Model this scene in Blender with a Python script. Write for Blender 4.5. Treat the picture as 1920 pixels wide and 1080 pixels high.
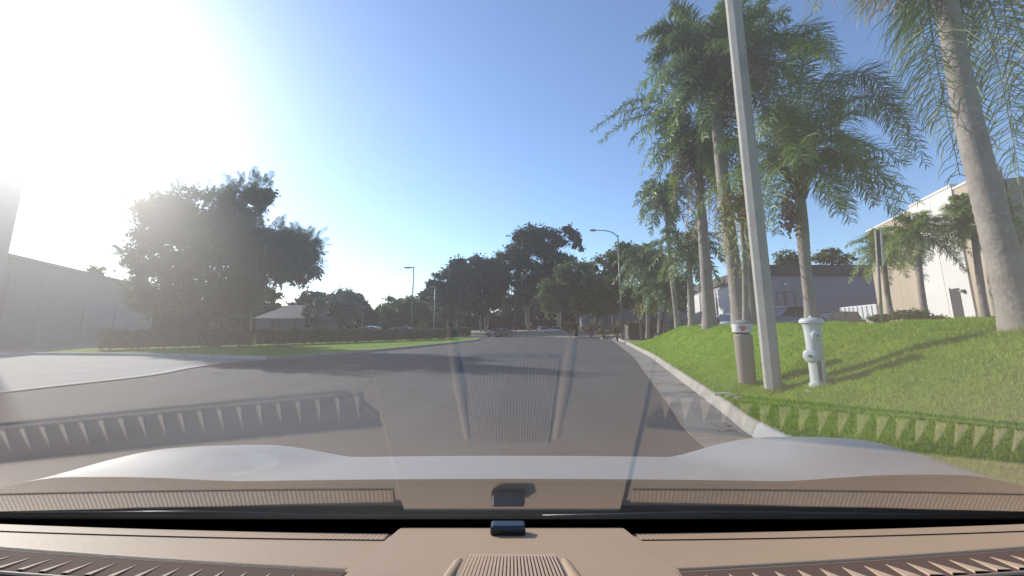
import bpy, math, random
import numpy as np
from mathutils import Vector, Matrix
R = math.radians
random.seed(7)
rng = np.random.default_rng(11)
scene = bpy.context.scene
for o in list(bpy.data.objects):
    bpy.data.objects.remove(o)
C = scene.collection

# ------------------------------------------------------------------ camera, sky, sun, exposure
FPX, PITCH, CAMH = 800.0, R(10.5), 1.4
CX, CY = 960.0, 614 - FPX * math.tan(PITCH)
cam_data = bpy.data.cameras.new('camera')
cam_data.sensor_width = 36
cam_data.lens = 36 * FPX / 1920
cam_data.shift_y = -(540 - CY) / 1920
cam_data.clip_start = 0.03
cam_data.clip_end = 3000
cam = bpy.data.objects.new('camera', cam_data)
C.objects.link(cam)
cam.location = (0, 0, CAMH)
cam.rotation_euler = (math.pi / 2 + PITCH, 0, 0)
scene.camera = cam

SUN_AZ, SUN_EL = R(-51), R(25.5)          # azimuth measured from +Y towards +X
SUN = Vector((math.sin(SUN_AZ) * math.cos(SUN_EL), math.cos(SUN_AZ) * math.cos(SUN_EL), math.sin(SUN_EL)))
world = bpy.data.worlds.new("World")
scene.world = world
world.use_nodes = True
wn, wl = world.node_tree.nodes, world.node_tree.links
wn.clear()
sky = wn.new('ShaderNodeTexSky')
sky.sky_type = 'NISHITA'
sky.sun_disc = False
sky.sun_elevation = SUN_EL
sky.sun_rotation = SUN_AZ
sky.altitude = 20
sky.air_density = 1.0
sky.dust_density = 0.5
sky.ozone_density = 2.5
bg = wn.new('ShaderNodeBackground')
bg.inputs['Strength'].default_value = 0.14
wo = wn.new('ShaderNodeOutputWorld')
tint = wn.new('ShaderNodeMix'); tint.data_type = 'RGBA'; tint.blend_type = 'MULTIPLY'
tint.inputs[0].default_value = 1.0; tint.inputs[7].default_value = (0.92, 0.99, 1.10, 1)
wl.new(sky.outputs[0], tint.inputs[6]); wl.new(tint.outputs[2], bg.inputs['Color'])
wl.new(bg.outputs[0], wo.inputs['Surface'])

ld = bpy.data.lights.new('sun', 'SUN')
ld.energy = 4.2
ld.angle = R(0.53)
ld.color = (1.0, 0.955, 0.88)
sun = bpy.data.objects.new('sun', ld)
C.objects.link(sun)
sun.rotation_euler = (-SUN).to_track_quat('-Z', 'Y').to_euler()
sun.location = (0, 0, 40)

scene.view_settings.view_transform = 'Standard'
scene.view_settings.look = 'None'
scene.view_settings.exposure = 0.63
scene.view_settings.gamma = 1.0
scene.cycles.max_bounces = 8
scene.cycles.transparent_max_bounces = 16
scene.cycles.sample_clamp_indirect = 6

# ------------------------------------------------------------------ pixel helpers (surveying the photo)
_c, _s = math.cos(PITCH), math.sin(PITCH)
def ray(px, py):
    u, v = (px - CX) / FPX, (CY - py) / FPX
    return Vector((u, _c - v * _s, _s + v * _c))
def G(px, py, z=0.0):
    d = ray(px, py); t = (z - CAMH) / d.z
    return Vector((d.x * t, d.y * t, z))
def P(px, py, Y):
    d = ray(px, py); t = Y / d.y
    return Vector((d.x * t, Y, CAMH + d.z * t))
def ppm(Y):            # pixels per metre at about horizon height
    return FPX / (Y * _c)

# ------------------------------------------------------------------ materials
def mat(name, col=(0.5, 0.5, 0.5), rough=0.6, metal=0.0, spec=0.5, noise=None, bump=None, coat=0.0):
    """noise = (scale, colour2, contrast_lo, contrast_hi); bump = (scale, strength)"""
    m = bpy.data.materials.new(name); m.use_nodes = True
    nt = m.node_tree; n, l = nt.nodes, nt.links
    b = n['Principled BSDF']
    b.inputs['Base Color'].default_value = (*col, 1)
    b.inputs['Roughness'].default_value = rough
    b.inputs['Metallic'].default_value = metal
    b.inputs['Specular IOR Level'].default_value = spec
    if coat: b.inputs['Coat Weight'].default_value = coat
    tc = n.new('ShaderNodeTexCoord')
    if noise:
        layers = noise if isinstance(noise, list) else [noise]
        prev = None
        for sc, c2, lo, hi in layers:
            nz = n.new('ShaderNodeTexNoise'); nz.inputs['Scale'].default_value = sc; nz.inputs['Detail'].default_value = 6
            l.new(tc.outputs['Object'], nz.inputs['Vector'])
            mr = n.new('ShaderNodeMapRange'); mr.inputs['From Min'].default_value = lo; mr.inputs['From Max'].default_value = hi
            l.new(nz.outputs['Fac'], mr.inputs['Value'])
            mx = n.new('ShaderNodeMix'); mx.data_type = 'RGBA'
            if prev is None: mx.inputs[6].default_value = (*col, 1)
            else: l.new(prev, mx.inputs[6])
            mx.inputs[7].default_value = (*c2, 1)
            l.new(mr.outputs[0], mx.inputs[0]); prev = mx.outputs[2]
        l.new(prev, b.inputs['Base Color'])
    if bump:
        nz = n.new('ShaderNodeTexNoise'); nz.inputs['Scale'].default_value = bump[0]; nz.inputs['Detail'].default_value = 5
        l.new(tc.outputs['Object'], nz.inputs['Vector'])
        bp = n.new('ShaderNodeBump'); bp.inputs['Strength'].default_value = bump[1]; bp.inputs['Distance'].default_value = bump[2] if len(bump) > 2 else 0.02
        l.new(nz.outputs['Fac'], bp.inputs['Height']); l.new(bp.outputs[0], b.inputs['Normal'])
    return m

def leaf_mat(name, c1, c2, scale=0.8, transl=0.35, gloss=0.05):
    m = bpy.data.materials.new(name); m.use_nodes = True
    n, l = m.node_tree.nodes, m.node_tree.links; n.clear()
    tc = n.new('ShaderNodeTexCoord')
    nz = n.new('ShaderNodeTexNoise'); nz.inputs['Scale'].default_value = scale; nz.inputs['Detail'].default_value = 5
    l.new(tc.outputs['Object'], nz.inputs['Vector'])
    mr = n.new('ShaderNodeMapRange'); mr.inputs['From Min'].default_value = 0.35; mr.inputs['From Max'].default_value = 0.66
    l.new(nz.outputs['Fac'], mr.inputs['Value'])
    mx = n.new('ShaderNodeMix'); mx.data_type = 'RGBA'
    mx.inputs[6].default_value = (*c1, 1); mx.inputs[7].default_value = (*c2, 1)
    l.new(mr.outputs[0], mx.inputs[0])
    d = n.new('ShaderNodeBsdfDiffuse'); t = n.new('ShaderNodeBsdfTranslucent'); g = n.new('ShaderNodeBsdfGlossy')
    g.inputs['Roughness'].default_value = 0.55; g.inputs['Color'].default_value = (0.6, 0.65, 0.55, 1)
    l.new(mx.outputs[2], d.inputs['Color']); l.new(mx.outputs[2], t.inputs['Color'])
    m1 = n.new('ShaderNodeMixShader'); m1.inputs[0].default_value = transl
    l.new(d.outputs[0], m1.inputs[1]); l.new(t.outputs[0], m1.inputs[2])
    m2 = n.new('ShaderNodeMixShader'); m2.inputs[0].default_value = gloss
    l.new(m1.outputs[0], m2.inputs[1]); l.new(g.outputs[0], m2.inputs[2])
    o = n.new('ShaderNodeOutputMaterial'); l.new(m2.outputs[0], o.inputs['Surface'])
    return m

M = {}
M['asphalt'] = mat('asphalt', (0.042, 0.044, 0.051), 0.92, spec=0.3, noise=[(0.35, (0.053, 0.055, 0.063), 0.4, 0.65), (2.2, (0.037, 0.038, 0.044), 0.55, 0.72), (90, (0.10, 0.095, 0.095), 0.5, 0.75)], bump=(160, 0.35, 0.01))
def tracked(m):          # long faint wear marks running along the street
    n, l = m.node_tree.nodes, m.node_tree.links
    b = n['Principled BSDF']; src = b.inputs['Base Color'].links[0].from_socket
    tc = n.new('ShaderNodeTexCoord'); mp = n.new('ShaderNodeMapping'); mp.inputs['Scale'].default_value = (1.5, .05, 1); mp.inputs['Rotation'].default_value = (0, 0, R(6))
    nz = n.new('ShaderNodeTexNoise'); nz.inputs['Scale'].default_value = 1.0; nz.inputs['Detail'].default_value = 5
    l.new(tc.outputs['Object'], mp.inputs[0]); l.new(mp.outputs[0], nz.inputs['Vector'])
    mr = n.new('ShaderNodeMapRange'); mr.inputs['From Min'].default_value = .35; mr.inputs['From Max'].default_value = .68; mr.inputs['To Min'].default_value = .80; mr.inputs['To Max'].default_value = 1.18
    l.new(nz.outputs['Fac'], mr.inputs['Value'])
    vo = n.new('ShaderNodeTexVoronoi'); vo.feature = 'DISTANCE_TO_EDGE'; vo.inputs['Scale'].default_value = .16
    wz_ = n.new('ShaderNodeTexNoise'); wz_.inputs['Scale'].default_value = .8; wz_.inputs['Detail'].default_value = 6
    ad = n.new('ShaderNodeMix'); ad.data_type = 'VECTOR'; ad.inputs[0].default_value = .12
    l.new(tc.outputs['Object'], wz_.inputs['Vector']); l.new(tc.outputs['Object'], ad.inputs[4]); l.new(wz_.outputs['Color'], ad.inputs[5]); l.new(ad.outputs[1], vo.inputs['Vector'])
    m2 = n.new('ShaderNodeMapRange'); m2.inputs['From Min'].default_value = .0; m2.inputs['From Max'].default_value = .006; m2.inputs['To Min'].default_value = .55; m2.inputs['To Max'].default_value = 1.0
    l.new(vo.outputs['Distance'], m2.inputs['Value'])
    mu = n.new('ShaderNodeMath'); mu.operation = 'MULTIPLY'; l.new(mr.outputs[0], mu.inputs[0]); l.new(m2.outputs[0], mu.inputs[1])
    sc = n.new('ShaderNodeVectorMath'); sc.operation = 'SCALE'; l.new(src, sc.inputs[0]); l.new(mu.outputs[0], sc.inputs['Scale'])
    l.new(sc.outputs[0], b.inputs['Base Color'])
tracked(M['asphalt'])
M['lot_asphalt'] = mat('lot asphalt', (0.07, 0.068, 0.066), 0.9, noise=(0.4, (0.09, 0.088, 0.085), 0.4, 0.65))
M['gutter'] = mat('gutter concrete', (0.235, 0.215, 0.19), 0.9, noise=[(1.3, (0.12, 0.10, 0.088), 0.45, 0.7), (40, (0.24, 0.22, 0.20), 0.5, 0.8)], bump=(60, 0.2, 0.01))
M['kerb'] = mat('kerb concrete', (0.33, 0.295, 0.255), 0.9, noise=[(1.5, (0.22, 0.19, 0.165), 0.45, 0.7), (30, (0.38, 0.35, 0.31), 0.5, 0.8)], bump=(50, 0.2, 0.01))
M['kerb_new'] = mat('newer kerb concrete', (0.42, 0.41, 0.39), 0.9, noise=(3, (0.34, 0.325, 0.30), 0.4, 0.7), bump=(50, 0.15, 0.01))
M['apron'] = mat('apron concrete', (0.27, 0.255, 0.235), 0.9, noise=[(0.5, (0.22, 0.205, 0.19), 0.4, 0.7), (20, (0.31, 0.295, 0.27), 0.5, 0.8)], bump=(40, 0.15, 0.01))
M['earth'] = mat('bare ground', (0.14, 0.13, 0.09), 0.95, noise=(0.08, (0.09, 0.12, 0.05), 0.4, 0.6))
M['dirt'] = mat('dry dirt', (0.26, 0.21, 0.15), 0.95, noise=(3, (0.19, 0.16, 0.11), 0.4, 0.65))
M['lawn'] = mat('lawn turf', (0.15, 0.265, 0.03), 0.9, spec=0.05, noise=[(0.9, (0.20, 0.31, 0.042), 0.4, 0.65), (14, (0.25, 0.29, 0.06), 0.52, 0.8), (2.3, (0.20, 0.17, 0.075), 0.64, 0.8)], bump=(45, 1.0, 0.05))
M['blade'] = leaf_mat('grass blade', (0.19, 0.34, 0.014), (0.31, 0.43, 0.03), 1.4, 0.45, 0.02)
M['concrete_pole'] = mat('pole concrete', (0.33, 0.305, 0.27), 0.85, noise=[(2, (0.25, 0.23, 0.21), 0.42, 0.7), (7, (0.20, 0.18, 0.16), 0.62, 0.8), (120, (0.40, 0.38, 0.36), 0.52, 0.75)], bump=(130, 0.2, 0.006))
M['can'] = mat('tan pebbled plastic', (0.27, 0.22, 0.18), 0.75, noise=(120, (0.33, 0.28, 0.24), 0.5, 0.7), bump=(200, 0.2, 0.004))
M['can_dark'] = mat('dark slot', (0.02, 0.02, 0.02), 0.8)
M['can_lid'] = mat('lid grey plastic', (0.25, 0.24, 0.225), 0.6)
M['sticker'] = mat('white sticker', (0.62, 0.60, 0.58), 0.6, noise=(8, (0.5, 0.48, 0.46), 0.45, 0.75))
M['heart'] = mat('faded red print', (0.36, 0.06, 0.07), 0.6)
M['print_grey'] = mat('faded grey print', (0.34, 0.30, 0.34), 0.6)
M['hydrant'] = mat('white hydrant paint', (0.52, 0.53, 0.52), 0.45, noise=[(5, (0.50, 0.51, 0.50), 0.45, 0.7), (30, (0.36, 0.34, 0.30), 0.66, 0.8)], bump=(25, 0.2, 0.01))
M['hydrant_dark'] = mat('bare iron nut', (0.12, 0.12, 0.115), 0.6, metal=0.5)
M['rubble'] = mat('broken concrete', (0.34, 0.31, 0.26), 0.9, bump=(20, 0.5, 0.02))
M['palm_trunk'] = mat('palm trunk', (0.26, 0.225, 0.19), 0.9, noise=[(3, (0.19, 0.16, 0.135), 0.42, 0.66), (22, (0.32, 0.285, 0.25), 0.55, 0.75)], bump=(14, 0.5, 0.03))
M['palm_boot'] = mat('palm leaf bases', (0.16, 0.105, 0.07), 0.9, noise=(9, (0.26, 0.17, 0.11), 0.45, 0.65), bump=(22, 0.8, 0.04))
M['rachis'] = mat('frond stalk', (0.22, 0.25, 0.09), 0.6)
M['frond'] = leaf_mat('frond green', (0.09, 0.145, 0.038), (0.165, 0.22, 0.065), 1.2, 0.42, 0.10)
M['frond_lit'] = leaf_mat('frond sunlit green', (0.11, 0.20, 0.026), (0.22, 0.29, 0.045), 1.2, 0.48, 0.09)  # lighter copy of the green frond, with sunlight put into the leaf colour
M['frond_yellow'] = leaf_mat('frond yellowing', (0.19, 0.21, 0.035), (0.34, 0.27, 0.05), 1.4, 0.45, 0.05)
M['frond_dead'] = leaf_mat('frond dead brown', (0.17, 0.115, 0.065), (0.25, 0.18, 0.11), 1.4, 0.3, 0.05)
M['fruit'] = mat('palm fruit', (0.13, 0.075, 0.06), 0.7, noise=(20, (0.22, 0.14, 0.09), 0.45, 0.7))
M['bark'] = mat('bark brown grey', (0.10, 0.083, 0.070), 0.95, noise=(6, (0.16, 0.135, 0.115), 0.45, 0.7), bump=(18, 0.6, 0.04))
M['bark_pale'] = mat('bark pale', (0.30, 0.27, 0.24), 0.95, noise=(3, (0.20, 0.175, 0.155), 0.45, 0.7))
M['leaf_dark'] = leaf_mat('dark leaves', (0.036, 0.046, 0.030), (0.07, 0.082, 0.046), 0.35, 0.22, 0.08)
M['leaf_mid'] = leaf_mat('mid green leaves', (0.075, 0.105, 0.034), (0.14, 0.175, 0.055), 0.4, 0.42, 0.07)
M['leaf_jaca'] = leaf_mat('feathery leaves', (0.062, 0.095, 0.038), (0.11, 0.15, 0.058), 0.5, 0.36, 0.08)
M['leaf_euc'] = leaf_mat('grey green leaves', (0.08, 0.10, 0.07), (0.13, 0.15, 0.10), 0.5, 0.3, 0.1)
M['leaf_hedge'] = leaf_mat('hedge leaves', (0.040, 0.058, 0.026), (0.065, 0.09, 0.036), 1.5, 0.2, 0.08)
M['leaf_shrub'] = leaf_mat('shrub leaves', (0.075, 0.095, 0.028), (0.15, 0.155, 0.055), 1.6, 0.3, 0.06)
M['leaf_dry'] = leaf_mat('dry shrub leaves', (0.12, 0.095, 0.065), (0.17, 0.13, 0.09), 1.6, 0.2, 0.04)
M['leaf_red'] = leaf_mat('red leaves', (0.20, 0.05, 0.05), (0.30, 0.12, 0.09), 1.6, 0.3, 0.06)
M['stucco_white'] = mat('white painted wall', (0.60, 0.565, 0.52), 0.85, noise=(0.4, (0.55, 0.52, 0.475), 0.4, 0.7))
M['stucco_tan'] = mat('tan painted wall', (0.40, 0.32, 0.235), 0.85, noise=(0.4, (0.35, 0.28, 0.21), 0.4, 0.7))
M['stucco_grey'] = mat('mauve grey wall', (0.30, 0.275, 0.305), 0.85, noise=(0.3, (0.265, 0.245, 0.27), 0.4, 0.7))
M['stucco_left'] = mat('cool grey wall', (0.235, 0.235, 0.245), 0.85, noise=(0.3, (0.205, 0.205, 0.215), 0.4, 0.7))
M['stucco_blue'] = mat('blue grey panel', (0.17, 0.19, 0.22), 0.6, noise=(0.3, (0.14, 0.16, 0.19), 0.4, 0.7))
M['fascia'] = mat('dark fascia', (0.075, 0.065, 0.06), 0.8)
M['roof_tile'] = mat('brown roof', (0.10, 0.085, 0.085), 0.85, noise=(3, (0.125, 0.105, 0.10), 0.4, 0.7))
M['door_dark'] = mat('dark door', (0.05, 0.046, 0.044), 0.5)
M['win_glass'] = mat('window glass', (0.03, 0.035, 0.04), 0.08, spec=0.8)
M['frame_metal'] = mat('bronze frame', (0.16, 0.15, 0.10), 0.5, metal=0.4)
M['white_metal'] = mat('white painted metal', (0.66, 0.66, 0.66), 0.5)
M['lamp_metal'] = mat('grey lamp metal', (0.14, 0.145, 0.14), 0.5, metal=0.4)
M['lamp_pale'] = mat('galvanised metal', (0.36, 0.36, 0.36), 0.5, metal=0.4)
M['lens'] = mat('lamp lens', (0.55, 0.55, 0.52), 0.2)
M['sign_face'] = mat('sign sheet', (0.5, 0.5, 0.48), 0.5)
M['wood_post'] = mat('weathered post', (0.30, 0.29, 0.25), 0.8, noise=(12, (0.22, 0.21, 0.18), 0.4, 0.7))
M['tyre'] = mat('tyre rubber', (0.02, 0.02, 0.02), 0.85)
M['rim'] = mat('wheel alloy', (0.45, 0.45, 0.46), 0.35, metal=0.8)
M['car_glass'] = mat('car window glass', (0.02, 0.024, 0.028), 0.05, spec=0.9)
M['head'] = mat('headlight lens', (0.6, 0.6, 0.6), 0.15)
M['tail'] = mat('tail light lens', (0.30, 0.02, 0.02), 0.2)
M['trim'] = mat('black trim', (0.018, 0.018, 0.02), 0.55)
M['plate'] = mat('number plate white', (0.55, 0.55, 0.55), 0.5)
def paint(name, col): return mat(name, col, 0.3, metal=0.25, coat=0.6)
M['paint_dark'] = paint('charcoal paint', (0.035, 0.038, 0.045))
M['paint_white'] = paint('white car paint', (0.85, 0.85, 0.85))
M['paint_silver'] = paint('silver car paint', (0.42, 0.44, 0.46))
M['paint_maroon'] = paint('maroon car paint', (0.10, 0.025, 0.025))
M['hood_paint'] = mat('pearl white hood paint', (0.33, 0.34, 0.35), 0.5, metal=0.1, coat=0.15)
M['dash'] = mat('tan dashboard vinyl', (0.385, 0.26, 0.165), 0.62, spec=0.35, noise=(3, (0.35, 0.235, 0.15), 0.4, 0.7), bump=(420, 0.25, 0.002))
M['dash_dark'] = mat('brown vent plastic', (0.115, 0.072, 0.055), 0.9, spec=0.1)
M['dash_gap'] = mat('grille shadow gap', (0.27, 0.18, 0.13), 0.8)
M['louvre'] = mat('tan louvre plastic', (0.47, 0.33, 0.225), 0.7, spec=0.2)
M['cabin'] = mat('dark cabin trim', (0.03, 0.027, 0.026), 0.9)
M['sensor'] = mat('black sensor plastic', (0.012, 0.012, 0.014), 0.25)
M['wiper'] = mat('satin wiper metal', (0.10, 0.10, 0.105), 0.3, metal=0.7)

def ribbed_mat():       # dash vinyl with fine ribs running to the windscreen
    m = M['dash'].copy(); m.name = 'ribbed tan vinyl'
    n, l = m.node_tree.nodes, m.node_tree.links
    tc = n.new('ShaderNodeTexCoord')
    w = n.new('ShaderNodeTexWave'); w.wave_type = 'BANDS'; w.bands_direction = 'X'; w.inputs['Scale'].default_value = 46
    l.new(tc.outputs['Object'], w.inputs['Vector'])
    bp = n.new('ShaderNodeBump'); bp.inputs['Strength'].default_value = 0.22; bp.inputs['Distance'].default_value = 0.002
    l.new(w.outputs['Fac'], bp.inputs['Height']); l.new(bp.outputs[0], n['Principled BSDF'].inputs['Normal'])
    return m
M['dash_rib'] = ribbed_mat()

def windscreen_mat():
    m = bpy.data.materials.new('dusty windscreen glass'); m.use_nodes = True
    n, l = m.node_tree.nodes, m.node_tree.links; n.clear()
    tr = n.new('ShaderNodeBsdfTransparent'); tr.inputs['Color'].default_value = (0.93, 0.95, 0.95, 1)
    # dust film: soft forward scattering of the sun plus a little plain diffusion
    rf = n.new('ShaderNodeBsdfRefraction'); rf.inputs['IOR'].default_value = 1.25; rf.inputs['Roughness'].default_value = 1.0
    tl = n.new('ShaderNodeBsdfTranslucent'); tl.inputs['Color'].default_value = (0.8, 0.8, 0.8, 1)
    tc = n.new('ShaderNodeTexCoord')
    nz = n.new('ShaderNodeTexNoise'); nz.inputs['Scale'].default_value = 7; nz.inputs['Detail'].default_value = 7
    l.new(tc.outputs['Object'], nz.inputs['Vector'])
    mr = n.new('ShaderNodeMapRange'); mr.inputs['From Min'].default_value = 0.3; mr.inputs['From Max'].default_value = 0.7
    mr.inputs['To Min'].default_value = 0.013; mr.inputs['To Max'].default_value = 0.030
    l.new(nz.outputs['Fac'], mr.inputs['Value'])
    m1 = n.new('ShaderNodeMixShader'); l.new(mr.outputs[0], m1.inputs[0])
    l.new(tr.outputs[0], m1.inputs[1]); l.new(tl.outputs[0], m1.inputs[2])
    m0 = n.new('ShaderNodeMixShader'); m0.inputs[0].default_value = 0.042
    l.new(m1.outputs[0], m0.inputs[1]); l.new(rf.outputs[0], m0.inputs[2])
    gl = n.new('ShaderNodeBsdfGlossy'); gl.inputs['Roughness'].default_value = 0.05
    fr = n.new('ShaderNodeFresnel'); fr.inputs['IOR'].default_value = 1.52
    mu = n.new('ShaderNodeMath'); mu.operation = 'MULTIPLY'; mu.inputs[1].default_value = 2.05; mu.use_clamp = True
    l.new(fr.outputs[0], mu.inputs[0])
    m2 = n.new('ShaderNodeMixShader'); l.new(mu.outputs[0], m2.inputs[0])
    l.new(m0.outputs[0], m2.inputs[1]); l.new(gl.outputs[0], m2.inputs[2])
    o = n.new('ShaderNodeOutputMaterial'); l.new(m2.outputs[0], o.inputs['Surface'])
    return m
M['windscreen'] = windscreen_mat()
M['frit'] = mat('black glass border', (0.008, 0.008, 0.009), 0.9, spec=0.05)

# ------------------------------------------------------------------ building helpers
def origin(o):
    v = Vector((0, 0, 0))
    while o is not None:
        v += o.location; o = o.parent
    return v
def tag(o, label, cat, group=None):
    o['label'] = label; o['category'] = cat
    if group: o['group'] = group
    return o
def thing(name, label, cat, loc, group=None):
    o = bpy.data.objects.new(name, None); C.objects.link(o); o.location = loc
    o.empty_display_size = 0.2
    return tag(o, label, cat, group)
def copy_tree(o, parent=None):
    c = o.copy(); C.objects.link(c)
    if parent: c.parent = parent
    for ch in list(o.children): copy_tree(ch, c)
    return c

class MB:
    """collects shapes given in world coordinates; build() links them as one mesh object"""
    def __init__(s): s.v = []; s.f = []
    def face(s, pts):
        i = len(s.v); s.v += [tuple(p) for p in pts]; s.f.append(tuple(range(i, i + len(pts))))
    def box(s, c, size, rz=0.0, mtx=None):
        c = Vector(c); hx, hy, hz = size[0] / 2, size[1] / 2, size[2] / 2
        rot = mtx if mtx is not None else Matrix.Rotation(rz, 3, 'Z')
        i = len(s.v)
        for x in (-hx, hx):
            for y in (-hy, hy):
                for z in (-hz, hz): s.v.append(tuple(c + rot @ Vector((x, y, z))))
        for q in ((0, 1, 3, 2), (4, 6, 7, 5), (0, 4, 5, 1), (2, 3, 7, 6), (0, 2, 6, 4), (1, 5, 7, 3)):
            s.f.append(tuple(i + k for k in q))
    def tube(s, pts, rad, n=8, caps=True, twist=0.0):
        pts = [Vector(p) for p in pts]
        if not hasattr(rad, '__len__'): rad = [rad] * len(pts)
        i0 = len(s.v); up = None
        for k, p in enumerate(pts):
            t = (pts[min(k + 1, len(pts) - 1)] - pts[max(k - 1, 0)]).normalized()
            if up is None: up = t.orthogonal().normalized() if abs(t.z) < 0.9 else Vector((1, 0, 0))
            a = (up - t * up.dot(t)).normalized(); b = t.cross(a); up = a
            for j in range(n):
                th = 2 * math.pi * j / n + twist
                s.v.append(tuple(p + (a * math.cos(th) + b * math.sin(th)) * rad[k]))
        for k in range(len(pts) - 1):
            for j in range(n):
                a0 = i0 + k * n + j; a1 = i0 + k * n + (j + 1) % n
                s.f.append((a0, a1, a1 + n, a0 + n))
        if caps:
            s.f.append(tuple(i0 + j for j in reversed(range(n))))
            s.f.append(tuple(i0 + (len(pts) - 1) * n + j for j in range(n)))
    def lathe(s, base, prof, n=24, axis=None, rot=0.0):
        """prof: list of (r, h) along axis from base"""
        base = Vector(base); ax = Vector(axis).normalized() if axis is not None else Vector((0, 0, 1))
        a = Vector((1, 0, 0)) if abs(ax.z) > 0.9 else Vector((0, 0, 1)).cross(ax).normalized()
        a = (a - ax * a.dot(ax)).normalized(); b = ax.cross(a); i0 = len(s.v)
        for r, h in prof:
            for j in range(n):
                th = 2 * math.pi * j / n + rot
                s.v.append(tuple(base + ax * h + (a * math.cos(th) + b * math.sin(th)) * r))
        for k in range(len(prof) - 1):
            for j in range(n):
                a0 = i0 + k * n + j; a1 = i0 + k * n + (j + 1) % n
                s.f.append((a0, a1, a1 + n, a0 + n))
        s.f.append(tuple(i0 + j for j in reversed(range(n))))
        s.f.append(tuple(i0 + (len(prof) - 1) * n + j for j in range(n)))
    def prism(s, poly, z0, z1):
        n = len(poly); i = len(s.v)
        for z in (z0, z1):
            for p in poly: s.v.append((p[0], p[1], z))
        s.f.append(tuple(i + k for k in reversed(range(n)))); s.f.append(tuple(i + n + k for k in range(n)))
        for k in range(n):
            k2 = (k + 1) % n; s.f.append((i + k, i + k2, i + n + k2, i + n + k))
    def grid(s, fn, us, vs):
        i = len(s.v); nv = len(vs)
        for u in us:
            for v in vs: s.v.append(tuple(fn(u, v)))
        for a in range(len(us) - 1):
            for b in range(nv - 1):
                q = i + a * nv + b; s.f.append((q, q + nv, q + nv + 1, q + 1))
    def build(s, name, m, parent=None, smooth=False, bevel=0.0, loc=None, angle=None):
        og = origin(parent) if parent is not None else (Vector(loc) if loc is not None else Vector((0, 0, 0)))
        me = bpy.data.meshes.new(name)
        me.from_pydata([(x - og.x, y - og.y, z - og.z) for x, y, z in s.v], [], s.f)
        me.materials.append(m); me.update()
        if smooth:
            me.polygons.foreach_set('use_smooth', [True] * len(me.polygons))
            if angle: 
                try: me.set_sharp_from_angle(angle=R(angle))
                except Exception: pass
        o = bpy.data.objects.new(name, me); C.objects.link(o)
        if parent is not None: o.parent = parent
        elif loc is not None: o.location = loc
        if bevel:
            b = o.modifiers.new('bevel', 'BEVEL'); b.width = bevel; b.segments = 2; b.limit_method = 'ANGLE'; b.angle_limit = R(35)
        return o

def np_quads(name, Q, m, parent=None, loc=(0, 0, 0), tri=False):
    """Q: (n,4,3) or (n,3,3) array in world coordinates -> one mesh object"""
    n, k = Q.shape[0], Q.shape[1]
    og = origin(parent) if parent is not None else Vector(loc)
    V = (Q - np.array(og)[None, None, :]).reshape(-1, 3).astype(np.float32)
    me = bpy.data.meshes.new(name)
    me.vertices.add(n * k); me.vertices.foreach_set('co', V.ravel())
    me.loops.add(n * k); me.loops.foreach_set('vertex_index', np.arange(n * k, dtype=np.int32))
    me.polygons.add(n); me.polygons.foreach_set('loop_start', np.arange(0, n * k, k, dtype=np.int32))
    me.polygons.foreach_set('loop_total', np.full(n, k, dtype=np.int32))
    me.materials.append(m); me.update(calc_edges=True); me.validate()
    o = bpy.data.objects.new(name, me); C.objects.link(o)
    if parent is not None: o.parent = parent
    else: o.location = loc
    return o

def struct(o): o['kind'] = 'structure'; return o
def stuff(o): o['kind'] = 'stuff'; return o

def unit(a): return a / np.maximum(np.linalg.norm(a, axis=-1, keepdims=True), 1e-9)
def leaf_quads(pts, size, out=None, aspect=0.5, up=0.3):
    """one rhombic leaf per point, random orientation biased outwards"""
    n = len(pts)
    d = rng.normal(size=(n, 3))
    if out is not None: d = d * 0.8 + out * 0.9
    d[:, 2] += up; d = unit(d)
    w = unit(np.cross(d, rng.normal(size=(n, 3))))
    L = (size * rng.uniform(0.6, 1.35, n))[:, None]
    W = L * aspect
    droop = np.zeros((n, 3)); droop[:, 2] = -0.25
    return np.stack([pts - d * L * 0.5, pts + w * W * 0.5 + d * L * 0.05, pts + d * L * 0.55 + droop * L, pts - w * W * 0.5 + d * L * 0.05], 1)

# ------------------------------------------------------------------ ground, road, kerbs, lawn
g = MB(); g.face([(-900, -300, -0.05), (900, -300, -0.05), (900, 1500, -0.05), (-900, 1500, -0.05)])
struct(g.build('ground', M['earth']))

KERB = [(2.75, -30), (2.8, 0), (2.92, 4), (3.05, 5.5), (3.2, 6.4), (3.45, 7.3), (4.02, 9.8), (5.1, 14.5), (6.6, 20.9), (7.75, 27), (9.2, 34.3), (10.6, 42), (11.9, 49), (12.3, 52.5)]
FAR = [(11.6, 56), (9.2, 60), (4.5, 64), (-3, 67), (-20, 70), (-70, 73)]
LEFT = [(-70, 60), (-22, 58), (-9, 57), (-5.2, 55.5), (-3.7, 52.5), (-3.7, 48), (-4.0, 44), (-6.3, 32.4), (-8.0, 25.8), (-9.3, 21.8), (-10.6, 19.2)]
LEFT_NEAR = [(-11.4, 17.2), (-11.3, 15.4), (-10.5, 12.9), (-11.0, 10.4), (-11.2, 8), (-11.0, -30)]
def kx(y):
    for (x0, y0), (x1, y1) in zip(KERB, KERB[1:]):
        if y0 <= y <= y1: return x0 + (x1 - x0) * (y - y0) / (y1 - y0)
    return KERB[0][0] if y < KERB[0][1] else KERB[-1][0]
GUT = 0.75
def offset_line(line, d):
    """positive d: to the right of the direction of travel"""
    out = []
    for i, p in enumerate(line):
        a = Vector(line[max(i - 1, 0)]); b = Vector(line[min(i + 1, len(line) - 1)])
        t = (b - a).normalized(); out.append((p[0] + t.y * d, p[1] - t.x * d))
    return out
poly = [(-75, -30)] + [(x, y) for x, y in KERB] + FAR + LEFT + LEFT_NEAR
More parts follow.
